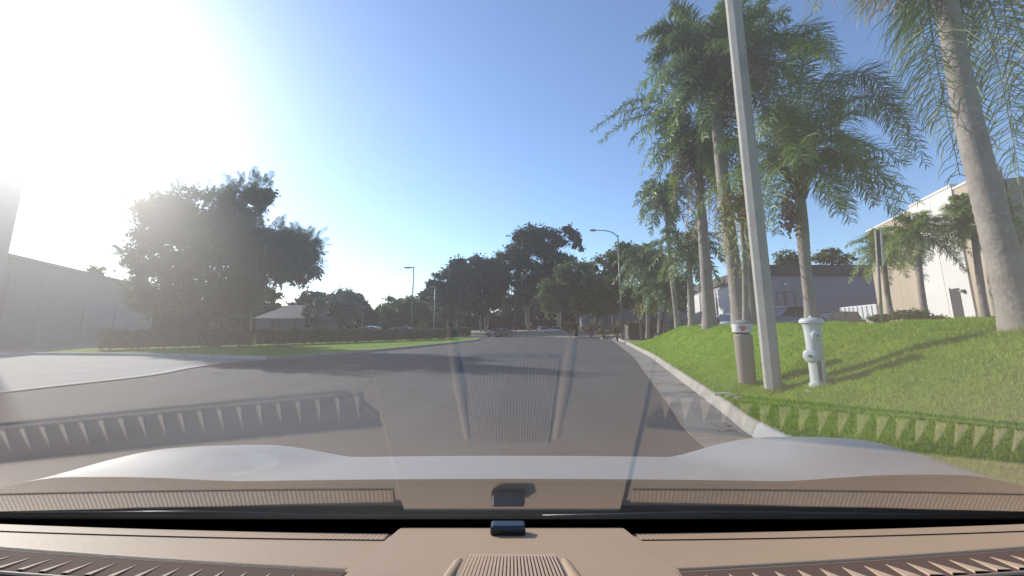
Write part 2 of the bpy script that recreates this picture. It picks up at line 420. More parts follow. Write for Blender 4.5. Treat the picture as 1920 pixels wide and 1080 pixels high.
rd = MB()
rd.face([(x, y, 0.0) for x, y in [(LEFT_NEAR[-1][0], -30)] + KERB + FAR + LEFT + LEFT_NEAR[:-1]])
struct(rd.build('road', M['asphalt']))

def ribbon(name, line, d0, d1, z0, z1, m, joints=0):
    """strip between two offsets of a polyline"""
    a, b = offset_line(line, d0), offset_line(line, d1); q = MB()
    for k in range(len(line) - 1):
        q.face([(*a[k], z0), (*b[k], z1), (*b[k + 1], z1), (*a[k + 1], z0)])
    return struct(q.build(name, m))
def dense(line, step=0.6):
    out = []
    for (x0, y0), (x1, y1) in zip(line, line[1:]):
        n = max(1, int(math.hypot(x1 - x0, y1 - y0) / step))
        out += [(x0 + (x1 - x0) * k / n, y0 + (y1 - y0) * k / n) for k in range(n)]
    return out + [line[-1]]
def smooth_line(line, it=2):
    for _ in range(it):
        out = [line[0]]
        for a, b in zip(line, line[1:]):
            out += [(0.75 * a[0] + 0.25 * b[0], 0.75 * a[1] + 0.25 * b[1]), (0.25 * a[0] + 0.75 * b[0], 0.25 * a[1] + 0.75 * b[1])]
        line = out + [line[-1]]
    return line
KS = smooth_line(KERB)
ribbon('gutter', KS, -GUT, 0.0, 0.006, 0.006, M['gutter'])
# gutter joints and the seam to the asphalt: thin dark grooves
q = MB()
for y in (5.95, 9.2, 13.2, 17.5, 22, 27):
    x = kx(y); q.face([(x - GUT, y, .010), (x, y - .05, .010), (x, y - .03, .010), (x - GUT, y + .02, .010)])
a, b = offset_line(KS, -GUT - .025), offset_line(KS, -GUT + .012)
for k in range(len(KS) - 1):
    if KS[k][1] < 40: q.face([(*a[k], .010), (*b[k], .010), (*b[k + 1], .010), (*a[k + 1], .010)])
struct(q.build('gutter_seam', M['dash_gap']))

def kerb_mesh(name, line, m, h=0.16, w=0.20, flip=1, lip=0.03):
    prof = [(0.0, -0.05), (lip, h - 0.03), (lip + 0.02, h - 0.008), (lip + 0.045, h), (w, h), (w, -0.05)]
    offs = [offset_line(line, flip * d) for d, _ in prof]; q = MB()
    n = len(prof)
    for k in range(len(line)):
        for j in range(n): q.v.append((*offs[j][k], prof[j][1]))
    for k in range(len(line) - 1):
        for j in range(n - 1):
            a0 = k * n + j; q.f.append((a0, a0 + 1, a0 + n + 1, a0 + n))
    q.f.append(tuple(range(n))); q.f.append(tuple((len(line) - 1) * n + j for j in reversed(range(n))))
    return struct(q.build(name, m))
KD = dense(KS, 0.3)
def ksx(y):
    for (x0, y0), (x1, y1) in zip(KD, KD[1:]):
        if y0 <= y <= y1: return x0 + (x1 - x0) * (y - y0) / (y1 - y0)
near_k = [p for p in KD if p[1] < 5.9] + [(ksx(5.96), 5.96)]
far_k = [(ksx(5.972), 5.972)] + [p for p in KD if p[1] > 6.05]
kerb_mesh('kerb', near_k, M['kerb_new'], lip=0.09, h=0.175)
kerb_mesh('kerb', far_k + smooth_line([(12.3, 52.5)] + FAR, 2)[1:], M['kerb'], lip=0.09, h=0.172)
kerb_mesh('kerb', smooth_line(LEFT, 2), M['kerb'], h=0.14, flip=1)

# lawn on the bank
def berm(s, y):
    w = 4.3 if y < 6 else (4.3 - 1.6 * min(1, (y - 6) / 12))
    k = min(1, max(0, s / w)); sm = k * k * (3 - 2 * k)
    top = 1.33
    if y > 25: top *= max(0.12, 1 - 0.88 * min(1, (y - 25) / 13))
    z = 0.165 + top * sm
    if s > w: z -= 0.42 * (top / 1.33) * min(1, (s - w) / 7.0) if y > 9 else 0.10 * min(1, (s - w) / 7.0)
    z += 0.018 * math.sin(2.1 * y + 1.3 * s) * min(1, s) + 0.012 * math.sin(5.3 * y - 2.7 * s) * min(1, s)
    return z
S_LIST = [0.19, .3, .5, .75, 1, 1.3, 1.6, 2, 2.4, 2.8, 3.2, 3.6, 4, 4.5, 5, 6, 8, 11, 14]
Y_LIST = [-25 + 1.5 * k for k in range(17)] + [0.5 + .4 * k for k in range(50)] + [21 + 0.9 * k for k in range(20)] + [38.5]
q = MB(); q.grid(lambda y, s: (kx(y) + s, y, berm(s, y)), Y_LIST, S_LIST)
struct(q.build('lawn', M['lawn'], smooth=True))
# parking lot plateau behind it
q = MB()
q.face([(14, -25, 1.05), (120, -25, 1.05), (120, 140, 1.05), (21, 140, 1.05), (19.4, 38.5, 1.05)])
struct(q.build('parking_lot', M['lot_asphalt']))
q = MB()
q.face([(9.3, 38.5, .1), (23, 38.5, .9), (24, 70, .9), (12.6, 54, .15), (12.0, 49, .15), (10.3, 40, .15)])
q.face([(12.6, 54, .15), (24, 70, .9), (24, 140, .9), (-80, 140, .15), (-80, 74, .15), (-20, 71, .15), (-3, 68, .15), (4.5, 65, .15), (9.6, 60.6, .15), (11.9, 56.2, .15)])
struct(q.build('planting_ground', M['dirt']))
q = MB(); q.face([(-2.5, 69, .17), (-2, 84, .17), (7.5, 84, .17), (4.8, 66, .17), (2, 67, .17)])
struct(q.build('verge', M['lawn']))
# left verge
hedge_line = [(-24.5, 24.5), (-19, 30), (-14.5, 37), (-9.5, 45), (-6.8, 50)]
q = MB()
ll = [p for p in offset_line(smooth_line(LEFT, 2), 0.16)]
q.face([(x, y, .12) for x, y in ll] + [(x, y, .12) for x, y in [(-14, 20.2), (-17.5, 21.5), (-23.5, 22.2), (-26, 24), (-30, 50), (-70, 59)]])
struct(q.build('verge', M['lawn']))
# driveway apron on the left
q = MB()
q.face([(x, y, .02) for x, y in [(-10.5, 12.9), (-11.3, 15.4), (-11.4, 17.2), (-10.75, 19.2), (-14, 20.2), (-17.5, 21.5), (-23.5, 22.2), (-26, 24), (-30, 50), (-75, 50), (-75, -30), (-11.0, -30), (-11.2, 8), (-11.0, 10.4)]])
struct(q.build('driveway', M['apron']))
kerb_mesh('kerb', dense(smooth_line([(-10.75, 19.2), (-14, 20.2), (-17.5, 21.5), (-23.5, 22.2), (-33, 23)], 2), .8), M['kerb_new'], h=0.15, flip=1)
q = MB()
edge = smooth_line(LEFT_NEAR, 2)
a, b = offset_line(edge, -.12), offset_line(edge, .22)
for k in range(len(edge) - 1): q.face([(*a[k], .032), (*b[k], .032), (*b[k + 1], .032), (*a[k + 1], .032)])
struct(q.build('kerb', M['kerb_new']))
q = MB()
for (x0, y0, x1, y1) in [(-10.6, 12.8, -14.6, 20.0), (-11.4, 16.6, -24, 18.4), (-11.2, 9.2, -40, 13)]:
    d = Vector((x1 - x0, y1 - y0)).normalized(); nx, ny = -d.y * .03, d.x * .03
    q.face([(x0 - nx, y0 - ny, .027), (x1 - nx, y1 - ny, .027), (x1 + nx, y1 + ny, .027), (x0 + nx, y0 + ny, .027)])
struct(q.build('driveway_joint', M['dash_gap']))
# long pale seam across the left of the carriageway
q = MB()
for (x0, y0, x1, y1, w) in [(-8.6, 14.2, -5.2, 15.3, .06), (-11.0, 17.8, -6.5, 24.6, .07)]:
    d = Vector((x1 - x0, y1 - y0)).normalized(); nx, ny = -d.y * w, d.x * w
    q.face([(x0 - nx, y0 - ny, .005), (x1 - nx, y1 - ny, .005), (x1 + nx, y1 + ny, .005), (x0 + nx, y0 + ny, .005)])
struct(q.build('road_seam', M['apron']))

# grass blades, near part of the bank
def grass_blades(n, ymin, ymax, smax, hmin, hmax, power=1.0):
    y = ymin + (ymax - ymin) * rng.random(n) ** power
    s = 0.14 + smax * rng.random(n)
    tri = np.zeros((n, 3, 3))
    for i in range(n):
        yy, ss = y[i], s[i]
        b = np.array((kx(yy) + ss, yy, berm(ss, yy) - .005))
        th = rng.random() * 6.283; h = hmin + (hmax - hmin) * rng.random() ** 2
        w = (0.004 + 0.0006 * yy) * (0.7 + 0.7 * rng.random())
        dx, dy = math.cos(th) * w, math.sin(th) * w
        l = rng.normal(size=2) * h * 0.38
        tri[i] = [b + (dx, dy, 0), b - (dx, dy, 0), b + (l[0], l[1], h)]
    return tri
T = np.concatenate([grass_blades(62000, 1.6, 8.5, 4.6, .025, .085), grass_blades(46000, 8, 32, 3.6, .02, .08, 1.7)])
def tuft(px, py, Y, r, n, h):
    c = P(px, py, Y); t = np.zeros((n, 3, 3))
    for i in range(n):
        a = random.random() * 6.283; d = r * (.9 + .5 * random.random()); x, y = c.x + d * math.cos(a), c.y + d * math.sin(a)
        b = np.array((x, y, berm(max(.2, x - kx(y)), y) - .01)); hh = h * random.uniform(.4, 1.1); th = random.random() * 6.283; w = .007
        l = rng.normal(size=2) * hh * .35
        t[i] = [b + (w * math.cos(th), w * math.sin(th), 0), b - (w * math.cos(th), w * math.sin(th), 0), b + (l[0], l[1], hh)]
    return t
T = np.concatenate([T, tuft(1449, 718, 7.6, .15, 420, .12), tuft(1401, 712, 8.4, .17, 420, .13), tuft(1537, 728, 6.85, .15, 420, .10), tuft(1922, 628, 5.6, .27, 700, .10)])
stuff(np_quads('grass', T, M['blade']))
# weeds and litter along the top of the kerb
lit = []
for i in range(900):
    yy = 5.2 + 9 * random.random() ** 1.3; ss = random.choice([-.12 - .25 * random.random() ** 2, .17 + .2 * random.random()])
    x = kx(yy) + ss; z = .012 if ss < 0 else berm(max(ss, .17), yy)
    if ss < 0 and not (6.1 < yy < 6.6 or random.random() < .12): continue
    th = random.random() * 6.28; L = .012 + .03 * random.random(); zz = z + .02 * random.random()
    c, s_ = math.cos(th) * L, math.sin(th) * L
    lit.append([(x - c, yy - s_, zz), (x + s_ * .4, yy - c * .4, zz + .006), (x + c, yy + s_, zz + .01 * random.random()), (x - s_ * .4, yy + c * .4, zz)])
stuff(np_quads('leaf_litter', np.array(lit), M['frond_dead']))

# ------------------------------------------------------------------ the car we sit in
WB_Y, WB_Z, WA = 0.75, 1.096, R(35)
car = thing('car', 'white car with tan dashboard, seen from inside looking out over its hood', 'car', (0, 0.9, 0.3))
def wz(y): return WB_Z + (WB_Y - y) * math.tan(WA)
q = MB()
q.face([(-1.05, 1.0, wz(1.0)), (1.05, 1.0, wz(1.0)), (0.98, -.25, wz(-.25)), (-0.98, -.25, wz(-.25))])
q.build('windscreen', M['windscreen'], car)
q = MB()
q.face([(-1.04, .96, wz(.96) + .004), (1.04, .96, wz(.96) + .004), (1.02, .744, wz(.744) + .004), (-1.02, .744, wz(.744) + .004)])
q.build('glass_border', M['frit'], car)
def bulge(x, y):
    ax = abs(x); t = (ax - .83) / (.29 if ax < .83 else .7)
    bx = max(0, 1 - t * t) ** 2 if abs(t) < 1 else 0
    ty = (y - 1.25) / (.21 if y < 1.25 else .62)
    return (.048 if x < 0 else .074) * bx * math.exp(-ty * ty * .9)
def hood_z(x, y):
    z = 1.083 - .2 * (y - 1.0)
    if y > 1.5: z -= .42 * (y - 1.5) ** 2
    ax = abs(x)
    z += bulge(x, y)
    if ax > .93: z -= .55 * (ax - .93) ** 1.6
    z -= 0.012 * (x / .9) ** 2 if ax < .55 else .012 * (.55 / .9) ** 2
    return z
xs = [-1.12 + 2.24 * k / 64 for k in range(65)]
ys = [.955 + 1.295 * k / 40 for k in range(41)]
q = MB(); q.grid(lambda x, y: (x, y + .0, hood_z(x, y)), xs, ys)
for x in (-1.12, 1.12):                                   # flanks below
    for k in range(40):
        q.face([(x, ys[k], hood_z(x, ys[k])), (x, ys[k + 1], hood_z(x, ys[k + 1])), (x * 1.01, ys[k + 1], .45), (x * 1.01, ys[k], .45)])
for k in range(64): q.face([(xs[k], 2.25, hood_z(xs[k], 2.25)), (xs[k + 1], 2.25, hood_z(xs[k + 1], 2.25)), (xs[k + 1], 2.33, .35), (xs[k], 2.33, .35)])
q.build('hood', M['hood_paint'], car, smooth=True, angle=40)
q = MB()
q.grid(lambda x, y: (x, y, hood_z(x, .955) - .03 - .12 * (1.0 - y)), xs, [.70, .80, .9, .96, 1.02])
q.build('cowl', M['frit'], car, smooth=True)
for (xa, ya, xb, yb) in ((-.80, .752, -.22, .772), (.05, .765, .66, .760)):
    q = MB()
    a, b = Vector((xa, ya, wz(ya) + .012)), Vector((xb, yb, wz(yb) + .012))
    q.tube([a, a.lerp(b, .5) + Vector((0, 0, .004)), b], [.0018, .003, .0018], 6)
    q.build('wiper', M['wiper'], car, smooth=True)
for sx in (-1, 1):
    q = MB(); q.tube([(sx * 1.05, .98, wz(.98)), (sx * .98, -.26, wz(-.26))], .022, 8); q.build('windscreen_pillar', M['trim'], car, smooth=True)
# dashboard
def dz(x, y):
    z = 1.085 + .015 * (abs(x) / .8) ** 2 + .155 * (.727 - y)
    if y < .42: z -= .25 * (.42 - y) ** 2
    if y > .722: z -= 8 * (y - .722) ** 2
    return z
def dfar(x): return .733 - .004 * abs(x)
dash = MB()
DX = [-1.0 + 2.0 * k / 80 for k in range(81)]
DT = [k / 40 for k in range(41)]
VL = dict(y0=.572, slope=.10)       # line of the side vents: y = y0 + slope*(|x|-.2)
VENT_W = .055
def in_vent(x, y):
    ax = abs(x); yc = VL['y0'] + VL['slope'] * (ax - .2)
    return .19 < ax < .90 and yc - VENT_W < y < yc
dash.grid(lambda x, t: (x, dfar(x) + (-.25 - dfar(x)) * t, dz(x, dfar(x) + (-.25 - dfar(x)) * t)), DX, DT)
for k in range(80):
    dash.face([(DX[k], -.25, dz(DX[k], -.25)), (DX[k + 1], -.25, dz(DX[k + 1], -.25)), (DX[k + 1], -.3, .55), (DX[k], -.3, .55)])
db = dash.build('dashboard', M['dash'], car, smooth=True, angle=40)
q = MB()
for k in range(80):
    a0, a1 = DX[k], DX[k + 1]
    q.face([(a0, dfar(a0), dz(a0, dfar(a0)) - .001), (a0, dfar(a0) + .004, 1.045), (a1, dfar(a1) + .004, 1.045), (a1, dfar(a1), dz(a1, dfar(a1)) - .001)])
    q.face([(a0, dfar(a0) + .004, 1.045), (a0, .9, .99), (a1, .9, .99), (a1, dfar(a1) + .004, 1.045)])
q.build('defrost_gap', M['cabin'], db)
# ribbed strips along the windscreen, left and right of the centre panel
for sgn in (-1, 1):
    q = MB()
    X = [sgn * (.19 + .78 * k / 40) for k in range(41)]
    q.grid(lambda x, t: (x, dfar(x) - .004 - .030 * t, dz(x, dfar(x) - .004 - .030 * t) + .0016), X, [0, .25, .5, .75, 1])
    q.build('ribbed_strip', M['dash_rib'], db, smooth=True)
# centre panel: raised trapezoid with two raised ribs and the speaker grille
def pr(y): return .010 * min(1, max(-.3, (y - .31) / .25))
def tp(y): return .178 + .10 * (.738 - y)          # half width of the panel
q = MB()
YS = [.735 - .44 * k / 30 for k in range(31)]
q.grid(lambda y, t: (tp(y) * t, y, dz(0, y) + .010 * min(1, max(-.3, (y - .31) / .25)) - (.012 if abs(t) == 1 else 0) - 0), YS, [-1, -.965, -.6, -.3, 0, .3, .6, .965, 1])
q.build('centre_panel', M['dash'], db)
for sgn in (-1, 1):
    q = MB()
    q.tube([(sgn * .062, .612, dz(0, .612) + .004), (sgn * .066, .590, dz(0, .59) + .004), (sgn * .076, .50, dz(0, .50) + .004), (sgn * .084, .42, dz(0, .42) - .002), (sgn * .088, .36, dz(0, .36) - .012)], [.003, .008, .0095, .0095, .006], 12)
    q.build('panel_rib', M['dash'], db, smooth=True)
q = MB()
gz = dz(0, .6) + .0115
GY = [.602, .56, .52, .49, .455]
def ghw(y): return .055 + .042 * (.602 - y) / .497
for y0, y1 in zip(GY, GY[1:]):
    q.face([(-ghw(y0), y0, dz(0, y0) + pr(y0) + .0015), (ghw(y0), y0, dz(0, y0) + pr(y0) + .0015), (ghw(y1), y1, dz(0, y1) + pr(y1) + .0015), (-ghw(y1), y1, dz(0, y1) + pr(y1) + .0015)])
q.build('speaker_grille', M['dash_gap'], db)
q = MB()
for k in range(27):
    t = (-1 + 2 * (k + .5) / 27) * .98
    for y0, y1 in zip(GY, GY[1:]):
        w0, w1 = ghw(y0) * .023, ghw(y1) * .023
        q.face([(ghw(y0) * t - w0, y0, dz(0, y0) + pr(y0) + .0035), (ghw(y0) * t + w0, y0, dz(0, y0) + pr(y0) + .0035), (ghw(y1) * t + w1, y1, dz(0, y1) + pr(y1) + .0035), (ghw(y1) * t - w1, y1, dz(0, y1) + pr(y1) + .0035)])
q.build('grille_slats', M['louvre'], db)
# light sensor
q = MB(); q.box((-.006, .700, dz(0, .700) + .017), (.052, .024, .014))
q.build('light_sensor', M['sensor'], db, bevel=.004)
# side vents: dark slot, pale louvres, bright front lip
for sgn in (-1, 1):
    slot, fins, lip = MB(), MB(), MB()
    xs_ = [.20 + .70 * k / 30 for k in range(31)]
    def vy(ax): return VL['y0'] + VL['slope'] * (ax - .2)
    def sy(ax, t): return vy(ax) - VENT_W * t * min(1, (ax - .19) / .05, (.91 - ax) / .05)
    slot.grid(lambda ax, t: (sgn * ax, sy(ax, t), dz(ax, sy(ax, t)) + .0022), xs_, [0, .5, 1])
    lip.grid(lambda ax, t: (sgn * ax, vy(ax) + .009 * t + .001, dz(ax, vy(ax) + .009 * t) + .0025 + .003 * math.sin(math.pi * t)), xs_, [0, .25, .5, .75, 1])
    lip.grid(lambda ax, t: (sgn * ax, sy(ax, 1) - .006 * t - .001, dz(ax, sy(ax, 1) - .006 * t) + .0015 + .0025 * math.sin(math.pi * t)), xs_, [0, .25, .5, .75, 1])
    for k in range(24):
        ax = .225 + .665 * k / 23
        y0, y1 = vy(ax) - VENT_W * .98, vy(ax) - .012
        z = dz(ax, vy(ax)) + .0045; w = .0085 if sgn > 0 else .0034
        zn = dz(ax, y0) + .0045
        a0, a1, tp0 = (sgn * (ax - w), y0, zn), (sgn * (ax + w), y0, zn), (sgn * (ax + .002), y1, z)
        fins.face([a0, a1, tp0] if sgn > 0 else [a1, a0, tp0])
        fins.face([(sgn * (ax + w), y0, zn), (sgn * (ax + w), y0, zn - .004), (tp0[0], y1, z - .004), tp0])
        fins.face([(sgn * (ax - w), y0, zn - .004), (sgn * (ax - w), y0, zn), tp0, (tp0[0], y1, z - .004)])
    nslot, off = len(slot.f), len(slot.v)
    slot.v += fins.v; slot.f += [tuple(i + off for i in f) for f in fins.f]
    vo = slot.build('air_vent', M['dash_dark'], db)
    vo.data.materials.append(M['louvre'])
    vo.data.polygons.foreach_set('material_index', [0] * nslot + [1] * (len(slot.f) - nslot))
    lip.v = lip.v; lip.build('vent_lip', M['dash'], db, smooth=True)
q = MB(); q.face([(-.95, .7, .5), (.95, .7, .5), (.95, -1.6, .5), (-.95, -1.6, .5)])
q.face([(-1.0, .7, .5), (-1.0, -1.6, .5), (-1.0, -1.6, .95), (-1.0, .7, .98)]); q.face([(1.0, .7, .5), (1.0, -1.6, .5), (1.0, -1.6, .95), (1.0, .7, .98)])
q.build('cabin_floor', M['cabin'], car)

# ------------------------------------------------------------------ concrete lamp pole, litter bin, hydrant
pb = P(1449, 718, 7.6); pt_ = P(1374, 0, 7.6); pb.z -= .1
lp = thing('street_light_pole', 'tall grey octagonal concrete pole on the lawn between the litter bin and the hydrant', 'street light', pb)
top = pb + (pt_ - pb) * 1.12
q = MB(); q.tube([pb, pb + (top - pb) * .5, top], [.138, .143, .14], 8, twist=R(14)); q.build('pole', M['concrete_pole'], lp)
q = MB(); bz = P(1409, 272, 7.6); q.box((bz.x - .08, bz.y - .10, bz.z), (.09, .05, .10)); q.build('cover_plate', M['trim'], lp, bevel=.006)
q = MB(); q.tube([top + Vector((0, 0, -.15)), top + Vector((-.8, 0, .25)), top + Vector((-2.2, 0, .45))], [.05, .045, .04], 10); q.build('arm', M['lamp_pale'], lp, smooth=True)
q = MB(); q.box(top + Vector((-2.55, 0, .44)), (.75, .26, .14)); q.build('lamp_head', M['lamp_metal'], lp, bevel=.05)

cb = P(1401, 712, 8.4); cb.z -= .06
bin_ = thing('litter_bin', 'tan round litter bin with white sticker band and red heart under its lid', 'bin', cb)
px = ppm(8.4); H_ = 1.17; r0, r1 = .152, .168
q = MB(); q.lathe(cb, [(r0 - .01, 0), (r0, .02), (r1 - .004, .86), (r1, .88), (r1 - .012, .90), (r1 - .05, .905)], 40); q.build('body', M['can'], bin_, smooth=True, angle=50)
q = MB(); q.lathe(cb, [(r1 - .04, .90), (r1 - .04, .945)], 40); q.build('slot', M['can_dark'], bin_)
q = MB(); q.lathe(cb, [(r1 + .002, .94), (r1 + .012, .945), (r1 + .012, 1.095), (r1 + .004, 1.10)], 40); q.build('sticker_band', M['sticker'], bin_, smooth=True, angle=50)
q = MB(); q.lathe(cb, [(r1 + .016, 1.10), (r1 + .016, 1.12), (r1 - .01, 1.135), (r1 - .06, 1.16), (.06, 1.178), (.001, 1.18)], 40); q.build('lid', M['can_lid'], bin_, smooth=True, angle=50)
def on_band(th, z, r=r1 + .0145): return Vector((cb.x + r * math.cos(th), cb.y + r * math.sin(th), cb.z + z))
view = math.atan2(-cb.y, -cb.x)         # bearing from the bin to the road ahead of the car
hp = []
for k in range(40):
    t = 2 * math.pi * k / 40
    hx = 16 * math.sin(t) ** 3; hy = 13 * math.cos(t) - 5 * math.cos(2 * t) - 2 * math.cos(3 * t) - math.cos(4 * t)
    hp.append((hx / 16 * .062, hy / 16 * .058))
q = MB(); c0 = len(q.v)
q.v.append(tuple(on_band(view + .05, 1.02)))
for hx, hy in hp: q.v.append(tuple(on_band(view + .05 + hx / r1, 1.02 + hy)))
for k in range(40): q.f.append((0, 1 + k, 1 + (k + 1) % 40))
q.build('heart_print', M['heart'], bin_)
q = MB()
def bandquad(a0, a1, z0, z1):
    q.face([on_band(view + a0, z0), on_band(view + a1, z0), on_band(view + a1, z1), on_band(view + a0, z1)])
bandquad(-.54, -.47, .975, 1.065); bandquad(-.60, -.41, .972, .982); bandquad(-.60, -.41, 1.058, 1.068)
q.build('letter_print', M['print_grey'], bin_); q = MB()
for a0, a1, z0, z1 in [(.52, .58, .985, 1.06), (.52, .72, 1.05, 1.06), (.66, .72, .985, 1.06), (.80, .86, .985, 1.06), (.80, .98, .985, .997), (.80, .98, 1.05, 1.06)]: bandquad(a0, a1, z0, z1)
q.build('letter_print', M['print_grey'], bin_)

hb = P(1537, 728, 6.85); hb.z -= .04
hyd = thing('fire_hydrant', 'white painted fire hydrant with round outlet caps standing in the grass by the kerb', 'fire hydrant', hb)
toC = Vector((-hb.x, -hb.y, 0)).normalized(); left = Vector((-1, .1, 0)).normalized()
q = MB()
q.lathe(hb, [(.14, 0), (.14, .10), (.125, .11), (.125, .125), (.110, .13), (.108, .60), (.112, .62), (.114, .80), (.120, .92), (.128, .99), (.142, 1.02)], 32)
q.build('barrel', M['hydrant'], hyd, smooth=True, angle=40)
q = MB(); q.lathe(hb, [(.144, 1.015), (.168, 1.03), (.172, 1.06), (.16, 1.08), (.13, 1.105), (.04, 1.112), (.001, 1.113)], 32)
q.build('cap', M['hydrant'], hyd, smooth=True, angle=40)
q = MB(); q.lathe(hb + Vector((0, 0, 1.11)), [(.025, 0), (.025, .035)], 5); q.build('operating_nut', M['hydrant'], hyd)
def outlet(name, z, d, r, L):
    d = d.normalized(); base = hb + Vector((0, 0, z)) + d * .07
    q = MB(); q.lathe(base, [(r * .8, 0), (r * .8, L - .05), (r * 1.05, L - .045), (r * 1.05, L), (r * .85, L + .012), (r * .5, L + .02)], 24, axis=d)
    o = q.build(name, M['hydrant'], hyd, smooth=True, angle=40)
    q = MB(); q.lathe(base + d * (L + .018), [(.022, 0), (.020, .03)], 5, axis=d); q.build('cap_nut', M['hydrant_dark'], o)
outlet('outlet', .53, Vector((-.80, -.60, 0)), .100, .14)
outlet('outlet', .84, Vector((-.30, -.95, 0)), .068, .10)
q = MB()
for dd in (-.035, .035):
    q.box(hb + toC * .110 + Vector((toC.y, -toC.x, 0)) * (-.035 + dd) + Vector((0, 0, .30)), (.022, .022, .34), rz=math.atan2(toC.y, toC.x))
q.build('barrel_rib', M['hydrant'], hyd, bevel=.004)
q = MB(); q.box(hb + toC * .104 + Vector((toC.y, -toC.x, 0)) * -.035 + Vector((0, 0, .30)), (.016, .040, .30), rz=math.atan2(toC.y, toC.x)); q.build('break_slot', M['hydrant_dark'], hyd)
q = MB(); q.lathe(hb + toC * .03 + Vector((-.06, -.02, -.06)), [(.17, 0), (.175, .06), (.16, .075), (.14, .08)], 20); q.build('base_flange', M['rubble'], hyd, smooth=True, angle=40)
for k in range(8):
    a = 2 * math.pi * (k + .5) / 8; c = hb + Vector((math.cos(a) * .126, math.sin(a) * .126, .098))
    q = MB(); q.lathe(c, [(.011, 0), (.011, .016), (.006, .018)], 6); q.build('flange_bolt', M['hydrant_dark'], hyd)
# lumps of broken concrete at the kerb
for i, (a, b_, sz) in enumerate([(1358, 722, .16), (1372, 727, .11), (1386, 738, .10)]):
    p = P(a, b_, 8.2 - .25 * i); p.x = kx(p.y) + .27 + .05 * i; p.z = berm(.3, p.y) + .01
    q = MB()
    pts = [(sz * (math.cos(t) * (1 + .25 * math.sin(3 * t + i))), sz * .7 * math.sin(t)) for t in [2 * math.pi * k / 7 for k in range(7)]]
    q.prism([(p.x + u, p.y + v) for u, v in pts], p.z - .03, p.z + .035)
    tag(q.build('concrete_lump', M['rubble'], bevel=.012, loc=p), ['flat broken concrete lump at kerb, largest and nearest the litter bin', 'middle-sized broken concrete lump between two others behind the kerb', 'smallest broken concrete lump behind the kerb, nearest the car'][i], 'rubble', 'broken concrete behind the kerb')

# ------------------------------------------------------------------ palms
def frond_mesh(pts, nleaf, ll, lw, droop=0.5, ragged=0.15, rr=.022):
    """pts: 3 control points of the stalk (quadratic curve); returns stalk MB + leaflet quads array"""
    p0, p1, p2 = [np.array(p, float) for p in pts]
    def B(t): return (1 - t) ** 2 * p0 + 2 * t * (1 - t) * p1 + t * t * p2
    def T(t): return unit(2 * (1 - t) * (p1 - p0) + 2 * t * (p2 - p1))
    mb = MB(); ts = np.linspace(0, 1, 9)
    mb.tube([B(t) for t in ts], [max(.005, rr * (1 - .85 * t)) for t in ts], 5)
    quads = []; nleaf = int(nleaf * 1.6); lw *= 1.15
    for sd in (-1, 1):
        for k in range(nleaf):
            t = .10 + .90 * (k + random.random() * .6) / nleaf
            if random.random() < ragged * .4: continue
            b, tt = B(t), T(t)
            side = np.cross(tt, np.array((0, 0, 1.0)))
            nrm = np.linalg.norm(side); side = side / nrm if nrm > .05 else np.array((1.0, 0, 0))
            up = np.cross(side, tt)
            L = ll * (math.sin(math.pi * min(1, .22 + .72 * t)) ** .7) * random.uniform(.75, 1.15)
            d0 = unit(side * sd * random.uniform(.6, 1.0) + tt * random.uniform(.2, .9) + up * random.uniform(-.6, .8))
            dn = np.array((0, 0, -1.0)) * droop * random.uniform(.6, 1.5)
            m1 = b + d0 * L * .38
            d1 = unit(d0 * .8 + dn * .45); m2 = m1 + d1 * L * .34
            e = m2 + unit(d1 * .6 + dn * .8) * L * .30
            w = unit(np.cross(d0, up + .3 * rng.normal(size=3))) * lw * .5
            quads.append([b - w * .6, b + w * .6, m1 + w, m1 - w])
            quads.append([m1 - w, m1 + w, m2 + w * .8, m2 - w * .8])
            quads.append([m2 - w * .8, m2 + w * .8, e + w * .12, e - w * .12])
    return mb, quads

